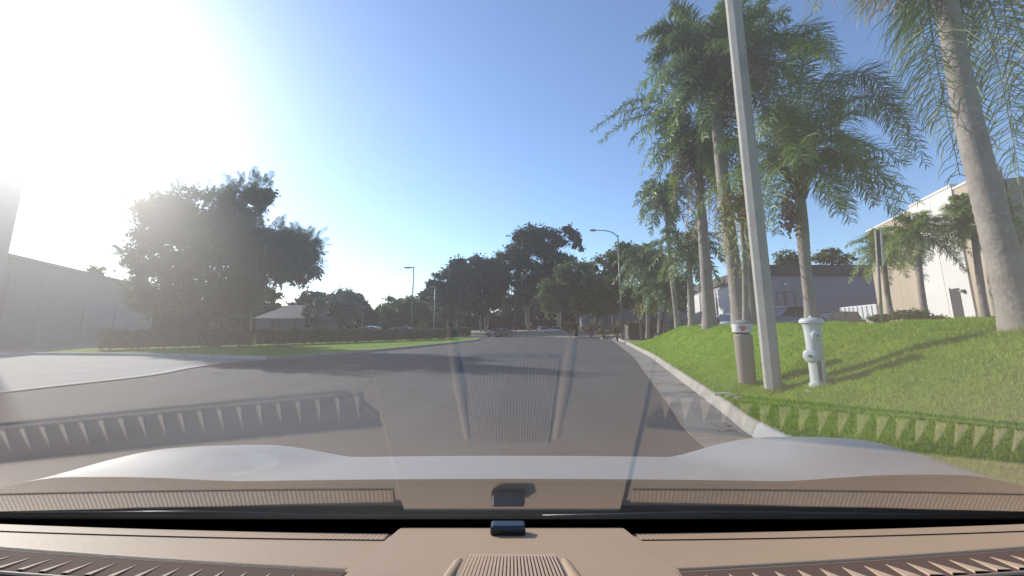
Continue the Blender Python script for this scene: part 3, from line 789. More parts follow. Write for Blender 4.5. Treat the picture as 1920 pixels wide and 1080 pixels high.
def palm(label, base, crown, r_base, r_top, fronds, leaf_mats, nleaf=34, ll=.62, lw=.030, boots=.9, group='queen palms', droop=.6, bulge_=0.0, split=True, cat='palm tree'):
    base, crown = Vector(base), Vector(crown)
    pl = thing('palm_tree', label, cat, base, group)
    h = (crown - base).length; n = 14
    bow = Vector((random.uniform(-.12, .12), random.uniform(-.12, .12), 0))
    pts, rad = [], []
    for k in range(n + 1):
        t = k / n; p = base.lerp(crown, t) + bow * math.sin(math.pi * t); pts.append(p)
        r = r_base + (r_top - r_base) * t
        r += .35 * r_base * max(0, 1 - t * 9) ** 2 + bulge_ * math.exp(-((t - .62) / .2) ** 2)
        rad.append(r)
    pts[0] = pts[0] - Vector((0, 0, .15))
    # fine rings
    P2, R2 = [], []
    rings = int(h / .14)
    for k in range(rings + 1):
        t = k / rings; i = min(n - 1, int(t * n)); f = t * n - i
        p = pts[i].lerp(pts[i + 1], f); r = rad[i] + (rad[i + 1] - rad[i]) * f
        for dzr, dr in ((0, 1.0), (.35, .965)):
            P2.append(p + (crown - base).normalized() * dzr * .14); R2.append(r * (dr + random.uniform(-.012, .012)))
    q = MB(); q.tube(P2, R2, 14); q.build('trunk', M['palm_trunk'], pl, smooth=True)
    ax = (crown - base).normalized()
    q = MB()
    bt = [(r_top * 1.0, -boots), (r_top * 1.35, -boots * .8), (r_top * 1.25, -boots * .4), (r_top * 1.05, 0), (r_top * .6, .35), (r_top * .25, .6)]
    q.lathe(crown, bt, 12, axis=ax)
    for k in range(14):
        a = random.random() * 6.28; z = -boots * random.random(); rr = r_top * 1.2
        p = crown + ax * z + Vector((math.cos(a), math.sin(a), 0)) * rr
        q.tube([p, p + Vector((math.cos(a) * .1, math.sin(a) * .1, .22)), p + Vector((math.cos(a) * .22, math.sin(a) * .22, .36))], [.045, .03, .012], 5)
    q.build('leaf_bases', M['palm_boot'], pl, smooth=True)
    allq, allm = [], MB()
    for f in fronds:
        mb, quads = frond_mesh(f[0], int(nleaf * f[2]) if len(f) > 2 else nleaf, ll, lw, droop)
        mk = f[1] if len(f) > 1 and f[1] else random.choice([m_ for m_ in leaf_mats if m_ != 'frond_dead' or f[0][2][2] < crown.z - 1.3])
        if split:
            Q = [[mb.v[i] for i in fc] for fc in mb.f if len(fc) == 4]
            np_quads('frond', np.concatenate([np.array(Q), np.array(quads)]), M[mk], pl)
        else:
            Q = [[mb.v[i] for i in fc] for fc in mb.f if len(fc) == 4]
            allq += Q + quads
    if not split: np_quads('crown', np.array(allq), M[leaf_mats[0]], pl)
    return pl

def auto_fronds(crown, n, L, lo=-.9, hi=1.2, az0=0.0, jitter=.5):
    """n fronds in a spiral from upright (young) to hanging (old)"""
    out = []; crown = Vector(crown)
    for k in range(n):
        t = (k + .5) / n
        el = hi + (lo - hi) * t + random.uniform(-.15, .15)
        az = az0 + 2.399 * k + random.uniform(-.25, .25)
        ln = L * random.uniform(.8, 1.1)
        d = Vector((math.cos(az) * math.cos(el), math.sin(az) * math.cos(el), math.sin(el)))
        p1 = crown + d * ln * .55 + Vector((0, 0, .12 * ln))
        hz = Vector((math.cos(az), math.sin(az), 0))
        p2 = crown + d * ln * .72 + hz * ln * .22 * math.cos(el) + Vector((0, 0, -ln * (.34 + .25 * math.cos(el)) * random.uniform(.7, 1.2) * (1 - .75 * max(0, math.sin(el)))))
        out.append([[crown + d * .12, p1, p2]])
    return out
def thicken(fr, n=2, j=.22):
    out = []
    for f in fr:
        out.append(f)
        if f[1] in ('frond_dead', 'frond_yellow'): continue
        for _ in range(n):
            q = [Vector(f[0][0])] + [Vector(p) + Vector((random.gauss(0, j), random.gauss(0, j * 1.5), random.gauss(0, j))) for p in f[0][1:]]
            out.append([q, random.choice(['frond', 'frond_lit', f[1]])] + f[2:])
    return out
def pf(cr, Y, a, b, dy1=0, dy2=0, m=None, dens=1.0):
    """a frond from the crown through two surveyed points"""
    return [[Vector(cr), P(a[0], a[1], Y + dy1), P(b[0], b[1], Y + dy2)], m, dens]

# near palm with the pale trunk, right edge
YA = 5.6; ca = P(1760, -85, YA)
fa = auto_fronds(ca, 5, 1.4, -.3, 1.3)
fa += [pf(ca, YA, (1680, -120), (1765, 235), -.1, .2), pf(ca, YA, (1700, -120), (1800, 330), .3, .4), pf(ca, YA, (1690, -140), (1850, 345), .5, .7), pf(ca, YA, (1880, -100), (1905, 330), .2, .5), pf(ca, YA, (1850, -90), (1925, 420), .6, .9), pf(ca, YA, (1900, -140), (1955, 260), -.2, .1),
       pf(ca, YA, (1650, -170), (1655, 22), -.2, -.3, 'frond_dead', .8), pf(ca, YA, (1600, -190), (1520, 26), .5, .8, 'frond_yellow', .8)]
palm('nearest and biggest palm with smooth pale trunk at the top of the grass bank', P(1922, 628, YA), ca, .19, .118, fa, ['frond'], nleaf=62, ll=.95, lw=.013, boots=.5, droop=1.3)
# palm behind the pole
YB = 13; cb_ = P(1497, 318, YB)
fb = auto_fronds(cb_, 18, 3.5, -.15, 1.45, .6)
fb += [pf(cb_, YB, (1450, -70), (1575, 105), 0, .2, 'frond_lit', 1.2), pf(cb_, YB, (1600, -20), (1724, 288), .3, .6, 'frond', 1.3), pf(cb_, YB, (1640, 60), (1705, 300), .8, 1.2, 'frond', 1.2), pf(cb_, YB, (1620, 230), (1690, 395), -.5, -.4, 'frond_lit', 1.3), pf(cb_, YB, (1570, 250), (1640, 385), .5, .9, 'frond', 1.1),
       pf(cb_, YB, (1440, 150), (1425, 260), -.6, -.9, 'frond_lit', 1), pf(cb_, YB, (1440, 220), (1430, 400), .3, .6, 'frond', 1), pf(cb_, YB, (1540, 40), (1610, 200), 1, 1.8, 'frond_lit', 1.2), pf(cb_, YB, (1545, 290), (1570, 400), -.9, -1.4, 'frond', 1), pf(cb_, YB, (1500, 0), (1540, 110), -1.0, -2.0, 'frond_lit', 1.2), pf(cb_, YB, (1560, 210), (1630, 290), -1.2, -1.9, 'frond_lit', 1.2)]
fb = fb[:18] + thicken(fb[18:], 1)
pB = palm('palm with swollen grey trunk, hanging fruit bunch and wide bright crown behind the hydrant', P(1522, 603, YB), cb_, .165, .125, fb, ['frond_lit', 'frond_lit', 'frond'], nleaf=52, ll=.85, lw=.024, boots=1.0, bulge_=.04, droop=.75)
q = MB(); c = P(1479, 400, YB - .2)
for k in range(260):
    p = c + Vector((random.gauss(0, .11), random.gauss(0, .11), random.gauss(0, .30)))
    q.lathe(p, [(.01, -.04), (.035, -.02), (.04, 0), (.03, .03), (.005, .045)], 6)
q.tube([cb_ + Vector((0, 0, -.2)), P(1478, 360, YB - .2), c], [.03, .02, .015], 5)
q.build('fruit_bunch', M['fruit'], pB, smooth=True)
q = MB(); q.tube([P(1494, 358, YB), P(1470, 320, YB - .3), P(1438, 296, YB - .5)], [.05, .10, .03], 8); q.tube([P(1494, 350, YB), P(1465, 338, YB - .2), P(1440, 336, YB - .3)], [.02, .02, .015], 5)
q.build('flower_spathe', M['bark'], pB, smooth=True)
# tall pair left of the pole
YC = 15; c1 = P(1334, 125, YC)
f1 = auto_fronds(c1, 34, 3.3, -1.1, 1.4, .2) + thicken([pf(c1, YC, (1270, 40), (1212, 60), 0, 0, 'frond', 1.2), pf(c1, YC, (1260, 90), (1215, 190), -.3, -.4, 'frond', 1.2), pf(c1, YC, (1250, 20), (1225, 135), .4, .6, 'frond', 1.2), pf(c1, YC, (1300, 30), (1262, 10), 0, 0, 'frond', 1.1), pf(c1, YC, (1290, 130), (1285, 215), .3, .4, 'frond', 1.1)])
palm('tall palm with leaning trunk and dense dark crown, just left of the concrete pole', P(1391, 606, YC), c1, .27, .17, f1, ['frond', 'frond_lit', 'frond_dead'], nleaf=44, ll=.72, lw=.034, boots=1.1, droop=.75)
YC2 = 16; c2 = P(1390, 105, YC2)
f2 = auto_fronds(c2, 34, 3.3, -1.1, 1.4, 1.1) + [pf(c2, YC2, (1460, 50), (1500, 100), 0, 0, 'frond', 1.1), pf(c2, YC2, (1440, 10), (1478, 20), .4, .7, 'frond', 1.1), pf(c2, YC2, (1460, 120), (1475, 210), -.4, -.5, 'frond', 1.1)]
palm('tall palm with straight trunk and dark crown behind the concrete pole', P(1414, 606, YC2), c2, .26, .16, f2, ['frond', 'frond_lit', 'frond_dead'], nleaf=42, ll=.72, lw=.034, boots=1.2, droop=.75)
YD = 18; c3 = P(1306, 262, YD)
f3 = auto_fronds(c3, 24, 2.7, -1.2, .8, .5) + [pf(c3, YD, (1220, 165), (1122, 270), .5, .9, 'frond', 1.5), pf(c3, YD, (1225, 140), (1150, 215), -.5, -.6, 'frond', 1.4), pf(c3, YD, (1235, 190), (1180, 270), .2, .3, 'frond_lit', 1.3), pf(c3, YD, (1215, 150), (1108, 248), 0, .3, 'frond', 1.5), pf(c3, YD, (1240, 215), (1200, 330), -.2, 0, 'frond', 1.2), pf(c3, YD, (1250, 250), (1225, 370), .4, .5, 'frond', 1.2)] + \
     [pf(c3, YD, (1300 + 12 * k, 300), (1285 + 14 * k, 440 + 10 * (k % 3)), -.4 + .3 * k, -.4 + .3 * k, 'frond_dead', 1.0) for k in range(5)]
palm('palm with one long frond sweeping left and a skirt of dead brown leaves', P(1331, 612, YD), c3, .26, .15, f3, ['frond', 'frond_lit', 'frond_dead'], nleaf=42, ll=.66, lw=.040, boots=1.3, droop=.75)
# yellowing palm
YH = 14.2; c4 = P(1388, 390, YH)
f4 = [pf(c4, YH, (1380 + 14 * k, 320 - 8 * (k % 2)), (1358 + 15 * k, 500 + 22 * ((k * 2) % 3)), -.6 + .25 * k, -.7 + .3 * k, random.choice(['frond_yellow', 'frond_lit', 'frond_yellow']), .8) for k in range(5)]
f4 += [pf(c4, YH, (1350, 330), (1345, 440), -.4, -.5, 'frond_yellow', .8), pf(c4, YH, (1400, 310), (1412, 340), -.5, -.7, 'frond_lit', .8), pf(c4, YH, (1360, 360), (1352, 480), -.7, -.9, 'frond_yellow', .8)]
palm('slim young palm with yellowing drooping fronds in front of the tall pair', P(1398, 607, YH), c4, .10, .08, f4, ['frond_yellow'], nleaf=34, ll=.46, lw=.04, boots=.5, droop=.9)
# smaller palms further along the bank
palm('slender palm on the bank with a thin trunk and one drooping left frond', P(1271, 613, 27), P(1247, 362, 27), .16, .11, auto_fronds(P(1247, 362, 27), 30, 2.5, -1.1, 1.0) + [pf(P(1247, 362, 27), 27, (1205, 325), (1203, 425), 0, 0)], ['frond'], nleaf=26, ll=.6, lw=.06, boots=.8, split=False)
palm('palm with short ragged crown between the slender palm and the dead-skirted palm', P(1298, 611, 23), P(1290, 455, 23), .19, .13, auto_fronds(P(1290, 455, 23), 32, 2.4, -1.1, .9), ['frond'], nleaf=26, ll=.55, lw=.055, boots=.9, split=False)
palm('furthest small palm at the end of the bank, beside the dark clipped hedge', P(1214, 632, 36), P(1207, 492, 36), .15, .11, auto_fronds(P(1207, 492, 36), 32, 3.0, -1.1, 1.1), ['frond'], nleaf=24, ll=.65, lw=.08, boots=.8, split=False)
palm('short leafy palm filling the gap right of the furthest palm', P(1236, 622, 33), P(1240, 545, 33), .12, .10, auto_fronds(P(1240, 545, 33), 20, 2.2, -1.0, 1.1), ['frond'], nleaf=24, ll=.55, lw=.07, boots=.5, split=False)
# palms in front of the big right-hand wall
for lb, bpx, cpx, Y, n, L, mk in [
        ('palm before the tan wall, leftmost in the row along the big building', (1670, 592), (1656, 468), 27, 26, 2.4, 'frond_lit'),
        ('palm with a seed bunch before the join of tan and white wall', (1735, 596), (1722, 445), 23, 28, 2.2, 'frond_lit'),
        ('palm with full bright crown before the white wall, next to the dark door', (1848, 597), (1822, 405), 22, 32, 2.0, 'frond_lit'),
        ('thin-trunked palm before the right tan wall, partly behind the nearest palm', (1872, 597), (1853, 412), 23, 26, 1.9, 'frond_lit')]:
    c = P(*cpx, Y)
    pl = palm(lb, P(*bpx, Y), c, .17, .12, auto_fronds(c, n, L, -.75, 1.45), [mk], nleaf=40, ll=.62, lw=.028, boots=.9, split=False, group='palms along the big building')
    if 'seed' in lb:
        q = MB(); s0 = c + Vector((-.7, -.2, -1.3))
        for k in range(50):
            p = s0 + Vector((random.gauss(0, .12), random.gauss(0, .12), random.gauss(0, .2)))
            q.lathe(p, [(.01, -.05), (.05, 0), (.01, .05)], 5)
        q.tube([c, c + Vector((-.5, -.1, -.5)), s0], .03, 5); q.build('fruit_bunch', M['fruit'], pl)

# ------------------------------------------------------------------ trees
def tree(name, label, Y, base_px, blobs, leaf, bark, n_leaf, size, trunk_r=.25, clumps=60, spread=.12, stems=1, cat='tree', group=None, feather=0, gz=None, depth=.8, fork=.35):
    b = P(base_px[0], base_px[1], Y)
    if gz is not None: b.z = gz
    tr = thing(name, label, cat, b, group)
    k = ppm(Y)
    bl = []
    for (x, y, rx, ry) in blobs:
        c = P(x, y, Y); c.y += random.uniform(-.2, .2) * rx / k
        bl.append((np.array(c), np.array((rx / k, rx / k * depth, ry / k))))
    vol = np.array([r[0] * r[2] for _, r in bl]); vol = vol / vol.sum()
    # clumps
    cc, co, cr = [], [], []
    for i in range(clumps):
        j = rng.choice(len(bl), p=vol); c, r = bl[j]
        d = unit(rng.normal(size=3)); rad = rng.random() ** .38
        cc.append(c + d * r * rad * .93); co.append(d); cr.append(r.mean())
    cc, co, cr = np.array(cc), np.array(co), np.array(cr)
    idx = rng.integers(0, clumps, n_leaf)
    sg = (spread * cr[idx] * rng.uniform(.6, 1.4, n_leaf))[:, None]
    off = rng.normal(size=(n_leaf, 3)) * sg; off[:, 2] *= .8
    pts = cc[idx] + off
    Q = [leaf_quads(pts, size, co[idx])]
    if feather:                                  # pinnate sprays standing out of the surface
        for i in range(feather):
            j = rng.choice(len(bl), p=vol); c, r = bl[j]
            d = unit(rng.normal(size=3)); d[2] = abs(d[2]) * .8 + .05 if rng.random() < .75 else d[2]; d = unit(d)
            p0 = c + d * r * .9; ax = unit(d * .8 + np.array((0, 0, .5)) + rng.normal(size=3) * .3)
            L = rng.uniform(.7, 1.35)
            sd = unit(np.cross(ax, rng.normal(size=3)))
            m_ = 13
            for t in range(m_):
                tt = t / m_; pb2 = p0 + ax * L * tt + np.array((0, 0, -.18 * L * tt * tt)); ll = .30 * L * (1 - .6 * tt)
                for s2 in (-1, 1):
                    e = pb2 + sd * s2 * ll + ax * ll * .45 + np.array((0, 0, -.08)); w = ax * .02
                    Q.append(np.array([[pb2 - w, pb2 + w, e + w * .6, e - w * .6]]))
    np_quads('crown', np.concatenate(Q), M[leaf], tr)
    q = MB()
    lowest = min(c[2] - r[2] * .6 for c, r in bl)
    cen = sum(c * w for (c, r), w in zip(bl, vol))
    for s_ in range(stems):
        o = Vector((random.uniform(-1, 1), random.uniform(-.6, .6), 0)) * (trunk_r * 3.5 if stems > 1 else 0)
        fk = Vector((b.x + (cen[0] - b.x) * .3, b.y, b.z + max(.8, (lowest - b.z)) * (.7 + fork * random.random()))) + o * 1.6
        q.tube([b + o - Vector((0, 0, .1)), b.lerp(fk, .5) + o + Vector((random.uniform(-.15, .15), 0, 0)), fk], [trunk_r * 1.3, trunk_r, trunk_r * .85], 9)
        for j in rng.choice(clumps, min(clumps, 9), replace=False):
            e = Vector(cc[j]); md = fk.lerp(e, .5) + Vector((0, 0, (e - fk).length * .08))
            q.tube([fk, md, e], [trunk_r * .5, trunk_r * .28, trunk_r * .07], 6)
    q.build('trunk', M[bark], tr, smooth=True)
    return tr

tree('jacaranda_tree', 'big broad feathery-leaved tree on the left above the clipped hedge', 30, (402, 655),
     [(300, 425, 58, 55), (365, 400, 72, 50), (440, 390, 55, 50), (478, 372, 34, 48), (395, 480, 110, 62), (500, 470, 75, 55), (555, 490, 52, 55), (285, 490, 58, 50), (330, 530, 60, 30), (575, 465, 28, 32), (430, 530, 60, 22), (330, 555, 80, 32), (430, 565, 60, 26), (260, 545, 30, 36)],
     'leaf_jaca', 'bark', 66000, .27, .30, 300, .16, 1, feather=800, gz=.1)
tree('small_tree', 'small thin-trunked tree under the right side of the big feathery tree', 33, (467, 628), [(470, 560, 42, 26), (500, 555, 26, 24), (440, 565, 30, 22)], 'leaf_mid', 'bark_pale', 6000, .26, .07, 50, .18, gz=.1)
tree('eucalyptus_tree', 'sparse grey-green tree with gaps left of the round-crowned one', 72, (590, 622), [(578, 578, 16, 18), (600, 572, 16, 18), (592, 600, 14, 12)], 'leaf_euc', 'bark_pale', 1500, .5, .13, 34, .16, gz=.1, stems=2)
tree('eucalyptus_tree', 'round-crowned grey-green tree beyond the hedge, left of the tall lamp post', 74, (648, 622), [(640, 562, 30, 24), (655, 585, 26, 26), (628, 588, 16, 18)], 'leaf_euc', 'bark_pale', 3600, .5, .16, 60, .16, gz=.1)
tree('spreading_tree', 'low spreading green tree behind the tall left lamp post', 70, (765, 628), [(740, 578, 30, 20), (770, 572, 34, 22), (725, 595, 22, 16), (790, 590, 26, 24)], 'leaf_mid', 'bark', 8000, .5, .25, 80, .15, gz=.1)
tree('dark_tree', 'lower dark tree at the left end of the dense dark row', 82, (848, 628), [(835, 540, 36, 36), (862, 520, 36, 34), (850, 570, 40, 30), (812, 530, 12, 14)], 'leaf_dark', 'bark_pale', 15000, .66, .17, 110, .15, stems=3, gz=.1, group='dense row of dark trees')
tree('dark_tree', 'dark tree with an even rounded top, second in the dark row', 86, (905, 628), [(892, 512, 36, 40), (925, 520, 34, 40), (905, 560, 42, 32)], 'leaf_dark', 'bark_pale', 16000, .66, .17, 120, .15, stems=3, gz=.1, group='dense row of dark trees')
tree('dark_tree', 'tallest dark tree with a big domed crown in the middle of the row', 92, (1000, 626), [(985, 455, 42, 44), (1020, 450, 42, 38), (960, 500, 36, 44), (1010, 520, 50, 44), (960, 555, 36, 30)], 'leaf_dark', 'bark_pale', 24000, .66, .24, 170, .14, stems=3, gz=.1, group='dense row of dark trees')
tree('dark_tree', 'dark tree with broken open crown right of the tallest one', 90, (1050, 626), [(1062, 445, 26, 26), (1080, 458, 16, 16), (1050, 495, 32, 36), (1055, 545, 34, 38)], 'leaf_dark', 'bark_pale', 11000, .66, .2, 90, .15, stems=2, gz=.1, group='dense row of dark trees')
tree('green_tree', 'sunlit olive-green tree with bushy lobes beside the street lamp', 62, (1070, 622), [(1040, 548, 30, 38), (1075, 520, 40, 34), (1100, 545, 38, 45), (1030, 575, 20, 24)], 'leaf_mid', 'bark', 13000, .5, .22, 120, .14, stems=2, gz=.15, group='green trees beyond the bend')
tree('green_tree', 'broad green tree directly behind the street lamp', 66, (1135, 622), [(1140, 500, 44, 34), (1170, 478, 36, 26), (1150, 545, 46, 42), (1120, 570, 36, 24)], 'leaf_mid', 'bark', 15000, .52, .25, 130, .14, stems=3, gz=.15, group='green trees beyond the bend')
tree('green_tree', 'dark green tree behind the far small palms, right of the street lamp', 68, (1230, 618), [(1215, 500, 36, 40), (1245, 520, 36, 46), (1220, 560, 36, 34), (1275, 540, 26, 40)], 'leaf_dark', 'bark', 14000, .55, .25, 120, .15, stems=2, gz=.6, group='green trees beyond the bend')
tree('green_tree', 'clumpy tree top showing above the flat roof left of the swollen palm', 110, (1478, 600), [(1470, 485, 24, 16), (1490, 492, 18, 14)], 'leaf_mid', 'bark', 1600, .7, .25, 26, .2, gz=1.0, group='trees behind the grey building')
tree('green_tree', 'wide clumpy tree top above the flat roof right of the swollen palm', 112, (1556, 600), [(1548, 482, 30, 14), (1580, 490, 26, 12), (1560, 470, 12, 10)], 'leaf_mid', 'bark', 2200, .7, .25, 34, .2, gz=1.0, group='trees behind the grey building')
tree('green_tree', 'tree tip peeping over the long wall of the left building', 68, (176, 630), [(176, 508, 18, 12)], 'leaf_mid', 'bark', 500, .45, .2, 12, .25, gz=.1)
# far wood closing the view
n = 52000
bx = rng.uniform(-190, 90, n); by = rng.uniform(118, 132, n)
hh = 9 + 2.5 * np.sin(bx * .21) + 1.5 * np.sin(bx * .53 + 1)
pts = np.stack([bx, by, .1 + hh * rng.random(n) ** .8], 1)
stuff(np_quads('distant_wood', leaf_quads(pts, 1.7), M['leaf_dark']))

# ------------------------------------------------------------------ hedges and shrubs
def hedge(name, label, p0, p1, z0, z1, th, n, size, leaf, cat='hedge', group=None, skirt=.25, top_size=None):
    p0, p1 = Vector((p0[0], p0[1], 0)), Vector((p1[0], p1[1], 0)); d = p1 - p0; L = d.length; u = d / L; v = Vector((-u.y, u.x, 0))
    root = thing(name, label, cat, (*((p0 + p1) / 2).xy, z0), group)
    t = rng.random(n) * L; s_ = (rng.random(n) - .5) * th
    z = z0 + skirt + (z1 - z0 - skirt) * rng.random(n) ** .7
    face = rng.random(n)
    s_ = np.where(face < .35, -th / 2, np.where(face < .6, th / 2, s_)); z = np.where(face > .6, z1 - .02 * rng.random(n), z)
    wob = .05 * np.sin(t * 3.1) + .04 * np.sin(t * 7.7)
    pts = np.stack([p0.x + u.x * t + v.x * s_, p0.y + u.y * t + v.y * s_, z + wob + rng.normal(size=n) * .03], 1)
    np_quads('foliage', leaf_quads(pts, size), M[leaf], root)
    q = MB()
    c = (p0 + p1) / 2
    q.box((c.x, c.y, (z0 + skirt + z1) / 2), (L * .98, th * .8, (z1 - z0 - skirt) * .88), rz=math.atan2(u.y, u.x))
    for k in range(int(L / .8)):
        p = p0 + u * (.4 + .8 * k + random.uniform(-.2, .2)); q.tube([(p.x, p.y, z0 - .1), (p.x + random.uniform(-.15, .15), p.y, z0 + skirt + .15)], .035, 5)
    q.build('stems', M['bark'], root)
    return root
hedge('hedge', 'long clipped dark hedge under the big feathery tree, nearest the driveway', (-23.6, 24.8), (-18.3, 30.8), .1, 1.22, 1.1, 7000, .16, 'leaf_hedge', group='clipped hedges by the left verge', skirt=.07)
hedge('hedge', 'clipped dark hedge in the middle, in front of the two parked car roofs', (-18.1, 31), (-11.2, 41.9), .1, 1.2, 1.1, 7000, .18, 'leaf_hedge', group='clipped hedges by the left verge', skirt=.07)
hedge('hedge', 'clipped dark hedge right of the small white post, tapering to the bend', (-10.9, 42.3), (-7.0, 49.8), .1, 1.16, 1.0, 4200, .2, 'leaf_hedge', group='clipped hedges by the left verge', skirt=.1)
hedge('hedge', 'short boxy hedge at the road bend, furthest of the clipped hedges', (-9.2, 58.5), (-5.6, 59), .1, 1.35, 1.2, 2200, .25, 'leaf_shrub', skirt=.15)
hedge('hedge', 'dark square-cut hedge at the foot of the street lamp', P(1174, 620, 42).xy[:], P(1222, 620, 42).xy[:], .1, 1.75, 1.6, 4200, .2, 'leaf_hedge', skirt=.1)
def shrub(name, label, px, py, Y, rx, ry, leaf, n, size, gz, cat='shrub', group=None):
    k = ppm(Y); c = P(px, py, Y); root = thing(name, label, cat, (c.x, c.y, gz), group)
    cl = [np.array(c) + unit(rng.normal(size=3)) * np.array((rx, rx * .8, ry)) / k * rng.random() ** .5 * .8 for _ in range(14)]
    idx = rng.integers(0, 14, n); pts = np.array(cl)[idx] + rng.normal(size=(n, 3)) * np.array((rx, rx, ry)) / k * .22
    pts[:, 2] = np.maximum(pts[:, 2], gz + .03)
    np_quads('foliage', leaf_quads(pts, size), M[leaf], root)
    q = MB()
    for j in range(7): q.tube([(c.x, c.y, gz - .1), (c.x * .5 + cl[j][0] * .5, c.y * .5 + cl[j][1] * .5, (gz + cl[j][2]) / 2), tuple(cl[j])], [.05, .03, .01], 5)
    q.build('stems', M['bark'], root); return root
shrub('shrub', 'low olive shrub at the left end of the row before the tan wall', 1655, 598, 24, 22, 9, 'leaf_shrub', 1300, .13, 1.1)
shrub('shrub', 'largest clipped round bush in front of the tan wall', 1712, 592, 22, 30, 13, 'leaf_shrub', 2400, .13, 1.1)
shrub('shrub', 'small round bush directly before the white wall', 1762, 598, 22, 17, 9, 'leaf_shrub', 1100, .12, 1.1)
shrub('shrub', 'tiny dark bush beside the dark door', 1783, 600, 24, 9, 6, 'leaf_hedge', 500, .12, 1.1)
shrub('shrub', 'dark low planting right of the dark door by the tan wall', 1868, 600, 22, 24, 7, 'leaf_hedge', 1300, .12, 1.1)
shrub('shrub', 'brownish dry shrub beside the white cars at the bend', 1068, 612, 60, 20, 9, 'leaf_dry', 1300, .3, .15)
shrub('shrub', 'brownish dry shrub left of the street lamp under the trees', 1108, 615, 56, 22, 7, 'leaf_dry', 1300, .28, .15)
shrub('shrub', 'yellow-green weedy shrub hugging the street lamp foot', 1157, 618, 44, 9, 9, 'leaf_shrub', 700, .2, .1)
shrub('shrub', 'pale weedy tuft under the trees between dry shrub and street lamp', 1132, 622, 52, 14, 4, 'leaf_shrub', 600, .22, .12)
shrub('red_shrub', 'small red-leaved shrub at the far end of the grass bank', 1237, 616, 34, 7, 6, 'leaf_red', 400, .15, .9)
shrub('shrub', 'small pale-leaved plant beside the red-leaved shrub', 1257, 615, 32, 7, 6, 'leaf_shrub', 400, .15, 1.1)
shrub('red_shrub', 'upright pinkish red plant between two palm trunks before the maroon car', 1345, 602, 20, 4, 7, 'leaf_red', 260, .1, 1.35)
# spiky plants
def spiky(label, px, py, Y, gz, n, L, mk, name='yucca_plant', th=.12):
    c = P(px, py, Y); root = thing(name, label, 'plant', (c.x, c.y, gz)); Q = []
    for k in range(n):
        az = random.random() * 6.28; el = random.uniform(.0, 1.35); l = L * random.uniform(.7, 1.1)
        d = np.array((math.cos(az) * math.cos(el), math.sin(az) * math.cos(el), math.sin(el))); w = unit(np.cross(d, (0, 0, 1.0)) + 1e-6) * th / 2
        p0 = np.array(c); m1 = p0 + d * l * .55; e = p0 + d * l * .85 + np.array((0, 0, -l * .35 * math.cos(el)))
        Q += [[p0 - w * .5, p0 + w * .5, m1 + w, m1 - w], [m1 - w, m1 + w, e + w * .1, e - w * .1]]
    np_quads('foliage', np.array(Q), M[mk], root)
    q = MB(); q.tube([(c.x, c.y, gz - .1), tuple(c)], [.1, .08], 7); q.build('trunk', M['bark'], root)
spiky('yellowish drooping leafy plant left of the furthest palm trunk', 1200, 588, 38, .3, 26, 1.6, 'frond_yellow')
spiky('dark broad-leaved banana-like plant right of the furthest palm trunk', 1243, 578, 37, .8, 24, 1.9, 'frond', th=.28, name='banana_plant')

# ------------------------------------------------------------------ buildings
def wall_box(mb, a, b, z0, z1, th):
    """upright slab from ground point a to b, thickness th behind it (to the right of a->b)"""
    a, b = Vector((a[0], a[1])), Vector((b[0], b[1])); d = (b - a).normalized(); nrm = Vector((d.y, -d.x)) * th
    mb.prism([(a.x, a.y), (b.x, b.y), (b.x + nrm.x, b.y + nrm.y), (a.x + nrm.x, a.y + nrm.y)][::-1], z0, z1)
def along(a, b, t): return (a[0] + (b[0] - a[0]) * t, a[1] + (b[1] - a[1]) * t)
# right-hand tilt-up building: its street wall runs from far left end to near right end
A0 = P(1650, 600, 43); A1 = P(1760, 600, 34); A2 = P(1836, 600, 29.5); A3 = P(1930, 600, 25.0)
rb = thing('warehouse', 'big tilt-up building with white and tan wall panels behind the row of palms', 'building', (A1.x, A1.y, 1.0))
zt = P(1800, 372, 31.5).z
q = MB(); wall_box(q, A0, (A1.x - .12, A1.y + .12), .9, zt, -.4); 
def sb(a, b, z0, z1, off, th):        # slab parallel to wall a-b, pushed off towards the street
    a, b = Vector((a[0], a[1])), Vector((b[0], b[1])); d = (b - a).normalized(); nr = Vector((d.y, -d.x))
    if nr.x > 0: nr = -nr
    p = [a + nr * off, b + nr * off, b + nr * (off - th), a + nr * (off - th)]
    m = MB(); pl = [(v.x, v.y) for v in p]
    area = sum(pl[i][0] * pl[(i + 1) % 4][1] - pl[(i + 1) % 4][0] * pl[i][1] for i in range(4))
    m.prism(pl if area > 0 else pl[::-1], z0, z1); return m
B0, B3 = A0.xy, A3.xy; dirw = (B3 - B0)
def on_wall(px):                     # parameter along the wall line for an image column
    lo, hi = 0.0, 1.6
    for _ in range(50):
        m_ = (lo + hi) / 2; p = B0 + dirw * m_
        x = CX + FPX * p.x / (p.y * _c); lo, hi = (m_, hi) if x < px else (lo, m_)
    return B0 + dirw * lo
w0, w1, w2, w3 = on_wall(1652), on_wall(1748), on_wall(1838), on_wall(1926)
zt = P(1800, 372, on_wall(1800).y).z
sb(w0, w1, .9, zt, 0, .4).build('wall', M['stucco_tan'], rb)
sb(w1, w2, .9, zt + .25, .12, .6).build('wall', M['stucco_white'], rb)
sb(w2, w3, .9, zt, 0, .4).build('wall', M['stucco_tan'], rb)
sb(w0, w1, zt + .002, zt + .16, .05, .55).build('parapet_cap', M['stucco_white'], rb)
sb(w1, w2, zt + .252, zt + .42, .17, .75).build('parapet_cap', M['stucco_white'], rb)
sb(w2, w3, zt + .002, zt + .16, .05, .55).build('parapet_cap', M['stucco_white'], rb)
